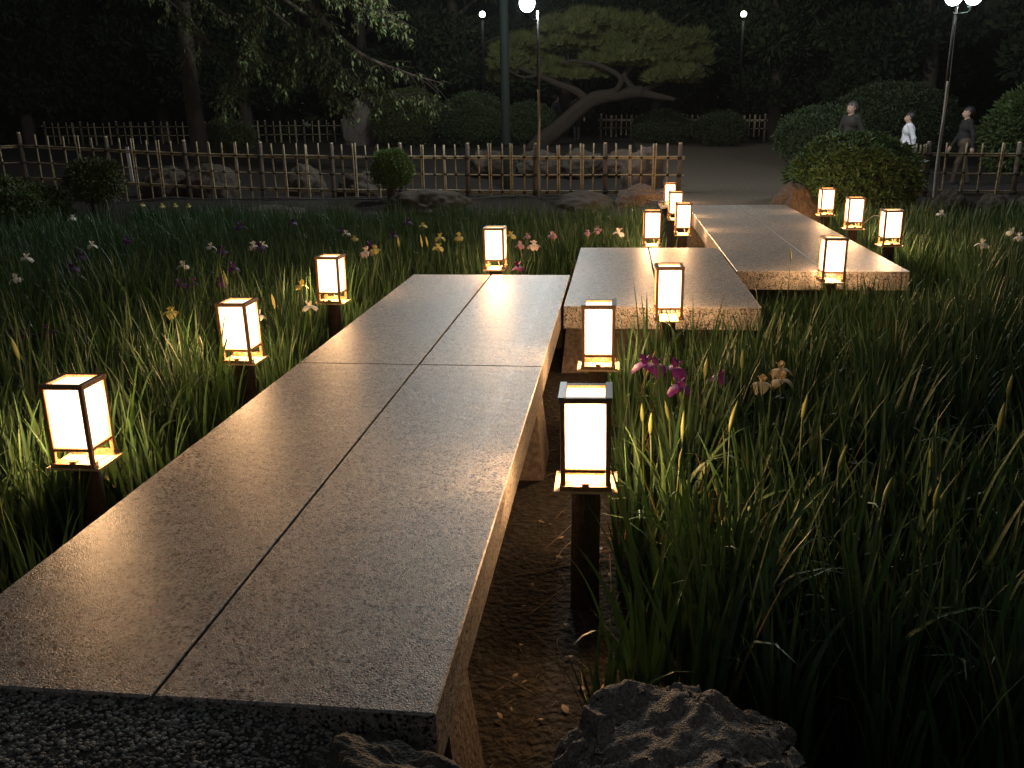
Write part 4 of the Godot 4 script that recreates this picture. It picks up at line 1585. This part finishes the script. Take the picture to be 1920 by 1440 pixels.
func clear_of_things(x: float, z: float) -> bool:
	if x > -2.34 and x < 0.08 + 0.16 * fn.get_noise_2d(z * 1.7, 5.0) and z < -1.2 and z > -8.45:
		return false
	if x > -0.48 and x < 1.22 and z < -6.80 and z > -10.2:
		return false
	if x > 0.62 and x < 2.95 and z < -8.50:
		return false
	if x > 0.1 and x < 0.55 and z < -6.4 and z > -6.85:
		return false
	if Vector2(x - 0.25, z + 1.93).length() < 0.55:
		return false
	if x < -0.3 and z > -1.9:
		return false
	for e in lantern_spots:
		if Vector2(x - e.x, z - e.y).length() < 0.24:
			return false
	return true


var lantern_spots := [Vector2(-2.47, -3.61), Vector2(-2.42, -5.4), Vector2(-2.44, -7.33), Vector2(-1.19, -8.56), Vector2(-0.11, -3.43), Vector2(-0.1, -5.33), Vector2(0.4, -6.62), Vector2(1.99, -8.36), Vector2(0.41, -10.45), Vector2(0.86, -11.76), Vector2(0.86, -13.43), Vector2(0.91, -15.75), Vector2(3.17, -14.0), Vector2(3.10, -12.08), Vector2(3.14, -10.59)]


# plants stay short in the shade right against the stone
func low_by_slab(x: float, z: float) -> float:
	var d := 9.0
	for b in [[-1.975, -0.432, -8.31, -1.84], [-0.418, 1.142, -10.14, -6.86], [1.152, 2.765, -15.12, -8.56]]:
		var dx := maxf(maxf(b[0] - x, x - b[1]), 0.0)
		var dz := maxf(maxf(b[2] - z, z - b[3]), 0.0)
		d = minf(d, Vector2(dx, dz).length())
	return lerpf(0.62, 1.0, ss(0.15, 0.85, d))


func fill_bed(label: String, area: Rect2, density: float, mesh: ArrayMesh, keep: Callable) -> void:
	var xs := []
	var cs := []
	var n := int(area.get_area() * density)
	for k in n:
		var x := rv(area.position.x, area.end.x)
		var z := rv(area.position.y, area.end.y)
		if not clear_of_things(x, z) or not keep.call(x, z):
			continue
		var clump := fn.get_noise_2d(x * 1.4, z * 1.4)
		if clump < -0.22 and rng.randf() < 0.55:
			continue
		var s := (rv(0.78, 1.08) + clump * 0.16) * low_by_slab(x, z)
		xs.append(Transform3D(Basis(Vector3.UP, rv(0, TAU)) * Basis.from_scale(Vector3(s, s, s)), Vector3(x, gh(x, z) - 0.02, z)))
		var v := rv(0.8, 1.15)
		cs.append(Color(v, v, v))
	var o := scatter("iris_leaves", mesh, M.leaf, xs, cs, self)
	tag(o, label, "iris bed")


func build_iris_beds() -> void:
	var near_patch := patch(28, 0.12, 0.60, 0.86, 0.020, 0.032, 8)
	var far_patch := patch(42, 0.20, 0.56, 0.80, 0.016, 0.026, 6)
	var tall := patch(35, 0.16, 0.58, 0.84, 0.018, 0.029, 7)
	fill_bed("dense sword-shaped iris leaves filling the bed right of the bridge, near half", Rect2(-0.05, -6.6, 7.15, 5.2), 32.0, near_patch, func(x: float, z: float) -> bool: return x > 0.06 + 0.16 * fn.get_noise_2d(z * 1.7, 5.0) and not (z > -2.2 and x < 0.9))
	fill_bed("dense iris leaves right of the far span and in front of the right fence", Rect2(1.1, -14.6, 10.0, 8.2), 17.0, far_patch, func(x: float, z: float) -> bool: return z < -6.4 or x > 7.0)
	fill_bed("dense iris leaves left of the near span, around the three left lanterns", Rect2(-7.5, -8.0, 5.3, 6.1), 21.0, tall, func(_x: float, _z: float) -> bool: return true)
	fill_bed("dense iris leaves in the far left of the bed, below the bamboo fence", Rect2(-13.5, -14.9, 14.2, 6.9), 17.0, far_patch, func(x: float, z: float) -> bool: return not (Vector2((x + 11.0) / 1.3, (z + 14.3) / 1.0).length() < 1.0) and z > -14.9 + 0.35 * fn.get_noise_2d(x * 0.7, 3.0))
	fill_bed("iris leaves at the left edge of the bed, outside the three left lanterns", Rect2(-13.5, -8.0, 6.0, 5.0), 11.0, far_patch, func(_x: float, _z: float) -> bool: return true)
	# the nearest clumps, leaf by leaf
	var kinds: Array[ArrayMesh] = []
	for k in 14:
		var st := begin(true)
		var bend := rv(0.15, 0.8) if k < 9 else rv(1.3, 2.5)
		blade(st, Vector3.ZERO, 0.0, rv(0.62, 0.88), rv(0.022, 0.034), rv(0.04, 0.3), bend, 12, Color.WHITE)
		kinds.append(done(st))
	var tints: Array[StandardMaterial3D] = []
	for k in 8:
		var tv := 0.75 + 0.08 * k
		var c := Color(0.068 * tv, 0.125 * tv, 0.048 * tv)
		var m := plain(c.r, c.g, c.b, 0.42, 0.4)
		m.backlight_enabled = true
		m.backlight = Color(c.r, c.g, c.b * 0.7)
		tints.append(m)
	var spots := [Vector2(0.24, -3.62), Vector2(0.36, -3.30), Vector2(0.22, -3.05), Vector2(0.58, -3.05), Vector2(0.62, -3.55), Vector2(0.90, -3.22), Vector2(0.48, -2.72), Vector2(0.86, -2.66), Vector2(1.18, -2.90), Vector2(1.22, -2.45), Vector2(1.55, -2.75), Vector2(1.50, -3.25), Vector2(1.15, -3.60), Vector2(0.34, -4.05), Vector2(0.75, -4.10), Vector2(1.25, -4.15), Vector2(1.85, -3.15), Vector2(0.12, -2.62), Vector2(-2.75, -2.75), Vector2(-2.85, -3.25), Vector2(-2.95, -3.95), Vector2(-2.62, -4.45), Vector2(-2.70, -4.95), Vector2(-2.95, -5.65)]
	var names := labels_for("leafy iris clump", spots)
	for i in spots.size():
		var s: Vector2 = spots[i]
		var rt: bool = s.x > 0.0
		var o := thing("iris_plant", names[i], "iris", Vector3(s.x, gh(s.x, s.y) - 0.02, s.y), "iris clumps nearest the camera on the right" if rt else "iris clumps nearest the camera on the left")
		for k in 13:
			var sc := rv(0.85, 1.12)
			part("leaf", kinds[rng.randi() % kinds.size()], tints[rng.randi() % tints.size()], o, Transform3D(Basis(Vector3.UP, rv(0, TAU)) * Basis.from_scale(Vector3(sc, sc, sc)), Vector3(rv(-0.07, 0.07), 0, rv(-0.07, 0.07))))


# ---------------------------------------------------------------- flowers
var petal_fall: ArrayMesh
var petal_up: ArrayMesh
var stem_mesh: ArrayMesh
var bud_mesh: ArrayMesh


func petal(l: float, w: float, arch: float, droop: float, ruffle: float) -> ArrayMesh:
	var st := begin(true)
	var nu := 7
	var nv := 6
	var g := []
	for k in nu + 1:
		var t := float(k) / nu
		var row: Array[Vector3] = []
		var wid := w * (0.22 + 0.78 * pow(sin(PI * clampf(t * 0.86 + 0.06, 0.0, 1.0)), 0.8)) * (1.0 if t < 0.92 else 0.8)
		for j in nv + 1:
			var s := float(j) / nv * 2.0 - 1.0
			var x := l * (t - droop * 0.12 * t * t)
			var y := arch * sin(t * PI * 0.55) - droop * t * t * l + ruffle * sin(s * 5.0 + t * 7.0) * t * absf(s)
			row.append(Vector3(x, y - 0.18 * w * s * s * t, s * wid * 0.5))
		g.append(row)
	for k in nu:
		for j in nv:
			quad(st, g[k][j], g[k][j + 1], g[k + 1][j + 1], g[k + 1][j])
	return done(st)


func landmark(x: float, z: float) -> int:
	var best := 0
	for k in lantern_spots.size():
		if Vector2(x, z).distance_to(lantern_spots[k]) < Vector2(x, z).distance_to(lantern_spots[best]):
			best = k
	return best


# one label for each of the points, by the lantern nearest to it and its rank from that lantern
func labels_for(kind: String, pts: Array) -> Array:
	var names := ["the front left lantern", "the middle left lantern", "the back left lantern", "the lone back lantern", "the front right lantern", "the second right lantern", "the middle span's front lantern", "the far span's front lantern", "the middle span's rear lantern", "the first far-left lantern", "the second far-left lantern", "the third far-left lantern", "the rear far-right lantern", "the middle far-right lantern", "the front far-right lantern"]
	var rank := ["", ", second nearest to it", ", third nearest to it", ", fourth nearest to it", ", fifth nearest to it", ", sixth nearest to it", ", seventh nearest to it", ", eighth nearest to it", ", ninth nearest to it", ", tenth nearest to it", ", eleventh nearest to it", ", twelfth nearest to it", ", thirteenth nearest to it", ", fourteenth nearest to it", ", farthest from it"]
	var where := []
	for p in pts:
		var k := landmark(p.x, p.y)
		var e: Vector2 = lantern_spots[k]
		var side := "left of " if p.x < e.x else "right of "
		if absf(p.y - e.y) > absf(p.x - e.x):
			side = "behind " if p.y < e.y else "before "
		where.append([side + names[k], p.distance_to(e)])
	var out := []
	for i in pts.size():
		var n := 0
		for j in pts.size():
			if where[j][0] == where[i][0] and (where[j][1] < where[i][1] or (where[j][1] == where[i][1] and j < i)):
				n += 1
		out.append(kind + " " + where[i][0] + rank[mini(n, 14)])
	return out


func flower(label: String, x: float, z: float, top: float, mats: Array, size: float, bud := false) -> void:
	var g := gh(x, z)
	var o := thing("iris_bud" if bud else "iris_flower", label, "flower bud" if bud else "flower", Vector3(x, g, z), "iris buds" if bud else "iris flowers")
	o.rotation.y = rv(0, TAU)
	var h := top - g
	var tip := Vector3(rv(-0.05, 0.05), h, rv(-0.05, 0.05))
	var bend := Basis(Vector3(1, 0, 0), Vector3(tip.x, h, tip.z), Vector3(0, 0, 1))
	part("stem", stem_mesh, M.stem, o, Transform3D(bend, Vector3.ZERO))
	if bud:
		var b := Basis.from_euler(Vector3(rv(-0.2, 0.2), 0, rv(-0.2, 0.2))) * Basis.from_scale(Vector3(size, size * rv(0.9, 1.2), size))
		part("bud", bud_mesh, mats[0], o, Transform3D(b, tip + Vector3(0, -0.03, 0)))
		return
	var sp := Basis.from_scale(Vector3(0.8, 0.7, 0.8))
	part("spathe", bud_mesh, M.bud, o, Transform3D(sp, tip + Vector3(0, -0.075, 0)))
	var a0 := rv(0, TAU)
	for k in 3:
		var a := a0 + TAU * k / 3.0 + rv(-0.15, 0.15)
		var b := Basis(Vector3.UP, a) * Basis(Vector3.BACK, rv(-0.15, 0.2)) * Basis.from_scale(Vector3.ONE * size * rv(0.9, 1.1))
		part("petal", petal_fall, mats[0], o, Transform3D(b, tip))
		var c := Basis(Vector3.UP, a + PI / 3.0) * Basis(Vector3.BACK, rv(0.75, 1.15)) * Basis.from_scale(Vector3.ONE * size * rv(0.85, 1.05))
		part("standard", petal_up, mats[1], o, Transform3D(c, tip + Vector3(0, 0.004, 0)))


func build_flowers() -> void:
	petal_fall = petal(0.080, 0.090, 0.018, 0.62, 0.004)
	petal_up = petal(0.060, 0.046, 0.012, 0.10, 0.004)
	var st := begin(true)
	tube(st, [Vector3(0, -0.05, 0), Vector3(0.004, 0.4, 0.003), Vector3(-0.002, 0.75, 0), Vector3(0, 1.0, 0)], [0.0052, 0.0046, 0.004, 0.0036], 6)
	stem_mesh = done(st)
	var bt := begin(true)
	tube(bt, [Vector3(0, 0, 0), Vector3(0, 0.018, 0), Vector3(0.001, 0.045, 0), Vector3(0.002, 0.075, 0), Vector3(0.003, 0.098, 0), Vector3(0.004, 0.112, 0)], [0.004, 0.0085, 0.0115, 0.009, 0.0045, 0.0008], 8)
	bud_mesh = done(bt)
	var white := [petal_mat(0.72, 0.72, 0.66), petal_mat(0.78, 0.76, 0.66)]
	var yellow := [petal_mat(0.62, 0.57, 0.20), petal_mat(0.58, 0.50, 0.14)]
	var purple := [petal_mat(0.07, 0.022, 0.12), petal_mat(0.10, 0.03, 0.17)]
	var violet := [petal_mat(0.24, 0.035, 0.26), petal_mat(0.19, 0.03, 0.22)]
	var dark := [petal_mat(0.055, 0.012, 0.05), petal_mat(0.07, 0.014, 0.06)]
	var pink := [petal_mat(0.44, 0.24, 0.31), petal_mat(0.54, 0.38, 0.42)]
	var blush := [petal_mat(0.78, 0.62, 0.58), petal_mat(0.8, 0.68, 0.62)]
	var cream := [petal_mat(0.78, 0.66, 0.40), petal_mat(0.72, 0.55, 0.28)]
	var green := [M.bud]
	var p1 := [Vector2(-8.44, -12.82), Vector2(-6.18, -9.80), Vector2(-6.35, -8.85), Vector2(-5.63, -7.49), Vector2(-4.68, -9.67), Vector2(-4.20, -9.76), Vector2(-4.12, -9.80), Vector2(-4.33, -8.34), Vector2(-3.40, -10.87), Vector2(-2.35, -6.39), Vector2(-2.62, -6.05), Vector2(4.51, -12.92), Vector2(4.57, -10.86), Vector2(4.47, -10.48), Vector2(3.88, -9.84)]
	var l1 := labels_for("white iris bloom", p1)
	for i in p1.size():
		var p: Vector2 = p1[i]
		flower(l1[i], p.x, p.y, 0.08, white, rv(0.75, 1.0))
	var p2 := [Vector2(-8.30, -14.7), Vector2(-7.79, -14.46), Vector2(-7.56, -14.45), Vector2(-7.32, -14.44), Vector2(-3.29, -6.06), Vector2(-2.68, -7.13), Vector2(-3.08, -10.21), Vector2(-2.61, -9.34), Vector2(-2.05, -10.25), Vector2(-1.91, -9.47), Vector2(-1.84, -10.35), Vector2(-1.30, -10.44), Vector2(-2.57, -11.53)]
	var l2 := labels_for("yellow iris bloom", p2)
	for i in p2.size():
		var p: Vector2 = p2[i]
		flower(l2[i], p.x, p.y, 0.10, yellow, rv(0.75, 0.95))
	var p3 := [Vector2(-6.02, -10.23), Vector2(-5.81, -8.93), Vector2(-5.53, -8.22), Vector2(-3.89, -7.37), Vector2(-3.80, -7.37), Vector2(-3.56, -7.51), Vector2(-3.76, -8.25), Vector2(-4.10, -9.70), Vector2(-4.45, -9.33), Vector2(-3.58, -11.14), Vector2(-2.82, -10.70), Vector2(-2.93, -12.16), Vector2(-2.77, -9.76), Vector2(-5.2, -11.6), Vector2(-4.6, -12.2)]
	var l3 := labels_for("dark purple iris bloom", p3)
	for i in p3.size():
		var p: Vector2 = p3[i]
		flower(l3[i], p.x, p.y, 0.07, purple, rv(0.9, 1.15))
	var p4 := [Vector2(-4.32, -5.66), Vector2(-4.18, -5.64), Vector2(-4.05, -5.72), Vector2(-0.95, -8.62), Vector2(2.22, -8.05)]
	var l4 := labels_for("dark maroon iris bloom", p4)
	for i in p4.size():
		var p: Vector2 = p4[i]
		flower(l4[i], p.x, p.y, 0.02 if p.x < 0.0 else -0.1, dark, 1.05)
	var p5 := [Vector2(-1.06, -9.84), Vector2(-1.05, -10.68), Vector2(-0.80, -10.68), Vector2(-0.76, -10.72), Vector2(-0.34, -10.93), Vector2(-0.26, -11.1), Vector2(-0.22, -11.31)]
	var l5 := labels_for("mauve pink iris bloom", p5)
	for i in p5.size():
		var p: Vector2 = p5[i]
		flower(l5[i], p.x, p.y, 0.07, pink, rv(0.7, 0.85))
	var p6 := [Vector2(-2.68, -9.22), Vector2(0.04, -10.93), Vector2(-0.90, -9.76)]
	var l6 := labels_for("blush white iris bloom", p6)
	for i in p6.size():
		var p: Vector2 = p6[i]
		flower(l6[i], p.x, p.y, 0.08, blush, 1.1)
	var p7 := [Vector2(0.19, -4.93), Vector2(0.27, -4.97), Vector2(0.35, -4.88), Vector2(0.38, -4.49), Vector2(0.60, -4.72)]
	var l7 := labels_for("magenta purple iris bloom", p7)
	for i in p7.size():
		var p: Vector2 = p7[i]
		flower(l7[i], p.x, p.y, 0.06, violet, 1.0)
	var p8 := [Vector2(0.93, -4.88), Vector2(0.90, -4.57), Vector2(0.82, -4.52)]
	var l8 := labels_for("pale cream iris bloom", p8)
	for i in p8.size():
		var p: Vector2 = p8[i]
		flower(l8[i], p.x, p.y, 0.08, cream, 0.85)
	var p9 := [Vector2(0.30, -3.86), Vector2(0.16, -3.88), Vector2(0.20, -3.62), Vector2(0.32, -3.60), Vector2(0.22, -3.26), Vector2(0.50, -3.47), Vector2(0.49, -4.25), Vector2(0.80, -3.61), Vector2(0.93, -3.37), Vector2(0.94, -3.01), Vector2(1.17, -2.94), Vector2(1.60, -3.54), Vector2(1.19, -3.23), Vector2(0.40, -2.74), Vector2(0.66, -4.42), Vector2(1.54, -8.00), Vector2(1.9, -4.2), Vector2(2.4, -4.9), Vector2(-2.66, -3.2), Vector2(-2.6, -5.0), Vector2(-3.3, -4.3), Vector2(-3.1, -6.6)]
	var l9 := labels_for("slim green iris bud", p9)
	for i in p9.size():
		var p: Vector2 = p9[i]
		flower(l9[i], p.x, p.y, rv(0.10, 0.24), green, rv(0.85, 1.1), true)
	var p10 := [Vector2(-2.58, -6.34), Vector2(-2.47, -9.76), Vector2(-2.22, -9.72), Vector2(-2.16, -9.76)]
	var l10 := labels_for("yellow iris bud", p10)
	for i in p10.size():
		var p: Vector2 = p10[i]
		flower(l10[i], p.x, p.y, 0.10, [yellow[0]], 1.1, true)


# ---------------------------------------------------------------- small things
func build_small_things() -> void:
	# white stake behind the fence
	var st := begin(false)
	box(st, Vector3(0, 0.42, 0), Vector3(0.075, 0.84, 0.02))
	var sx := -10.98
	var o := part("marker_stake", done(st), M.white_board, self, Transform3D(Basis(Vector3.BACK, 0.03), Vector3(sx, gh(sx, -19.2) + 0.2, -19.2)))
	tag(o, "plain white marker stake behind the left part of the fence", "stake")
	# cable running along the foot of the fence
	var cb := begin(true)
	var way := []
	var xs := [-11.6, -10.4, -9.4, -8.4, -7.0, -5.6, -4.2, -3.0, -2.0, -1.5, -0.6, 0.2, 0.55, 0.85]
	for k in xs.size():
		var x: float = xs[k]
		var z := -17.5 + 0.15 * sin(k * 2.1)
		if k > 10:
			z += (k - 10) * 0.55
		way.append(Vector3(x, gh(x, z) + (0.06 if k % 2 == 0 else 0.015), z))
	tube(cb, curve(way, 90), taper(0.011, 0.011, 91), 6)
	tag(part("cable", done(cb), M.cable, self), "thin grey cable lying along the foot of the bamboo fence", "cable")
	var cb2 := begin(true)
	tube(cb2, curve([Vector3(3.2, -0.04, -12.15), Vector3(3.45, 0.12, -12.3), Vector3(3.6, -0.05, -11.6), Vector3(3.35, -0.25, -11.0), Vector3(3.2, -0.1, -10.65)], 30), taper(0.006, 0.006, 31), 6)
	tag(part("cable", done(cb2), M.cable, self), "thin cable looping between the two nearer lanterns right of the far span", "cable")
	# dry litter on the bare soil beside the near span
	var lf := begin(true)
	var g := []
	for k in 6:
		var t := k / 5.0
		var w := 0.018 * sin(PI * clampf(t * 0.9 + 0.05, 0, 1))
		g.append([Vector3(-w, 0.006 * t + 0.004, t * 0.06 - 0.03), Vector3(0, 0.010 * sin(t * 3.0), t * 0.06 - 0.03), Vector3(w, 0.007 * t + 0.003, t * 0.06 - 0.03)])
	for k in 5:
		for j in 2:
			quad(lf, g[k][j], g[k + 1][j], g[k + 1][j + 1], g[k][j + 1])
	var leafm := done(lf)
	for k in 56:
		var x := rv(-0.40, 0.16)
		var z := rv(-4.6, -1.95)
		if k < 34:
			z = rv(-2.9, -1.95)
		var s := rv(0.3, 0.75)
		var f := part("fallen_leaf", leafm, M.dry_leaf, self, Transform3D(Basis.from_euler(Vector3(rv(-0.3, 0.3), rv(0, TAU), rv(-0.3, 0.3))) * Basis.from_scale(Vector3(s, s, s)), Vector3(x, gh(x, z) + 0.012, z)))
		tag(f, "small dry leaf lying on the bare soil right of the near span", "leaf", "dry leaves on the soil")
	for k in 26:
		var x := rv(-0.40, 0.14)
		var z := rv(-4.2, -1.95)
		var a := rv(0, TAU)
		var l := rv(0.08, 0.22)
		var tw := begin(true)
		var d := Vector3(cos(a), 0, sin(a)) * l
		tube(tw, curve([-d, in_ball() * 0.015 + Vector3(0, 0.01, 0), d + Vector3(0, rv(0, 0.02), 0)], 6), taper(rv(0.002, 0.004), 0.0015, 7), 5)
		var f := part("dry_twig", done(tw), M.dry_twig, self, Transform3D(Basis(), Vector3(x, gh(x, z) + 0.012, z)))
		tag(f, "thin dry twig lying on the bare soil right of the near span", "twig", "dry twigs on the soil")
	var straw := begin(true)
	tube(straw, [Vector3(-0.05, 0, 0), Vector3(0, 0.006, 0.004), Vector3(0.05, 0.0, 0)], [0.0015, 0.0015, 0.001], 4)
	var sm := done(straw)
	var sxs := []
	var scs := []
	for k in 1100:
		var x := rv(-2.3, 0.3)
		var z := rv(-6.6, -1.9)
		if x < -0.43 and x > -1.95:
			continue
		var s := rv(0.5, 1.4)
		sxs.append(Transform3D(Basis.from_euler(Vector3(rv(-0.2, 0.2), rv(0, TAU), rv(-0.2, 0.2))) * Basis.from_scale(Vector3(s, s, s)), Vector3(x, gh(x, z) + 0.008, z)))
		var v := rv(0.4, 1.0)
		scs.append(Color(0.19 * v, 0.145 * v, 0.09 * v))
	var so := scatter("straw_litter", sm, M.foliage, sxs, scs, self)
	tag(so, "thin scattered straw litter on the bare soil beside the near span", "litter")
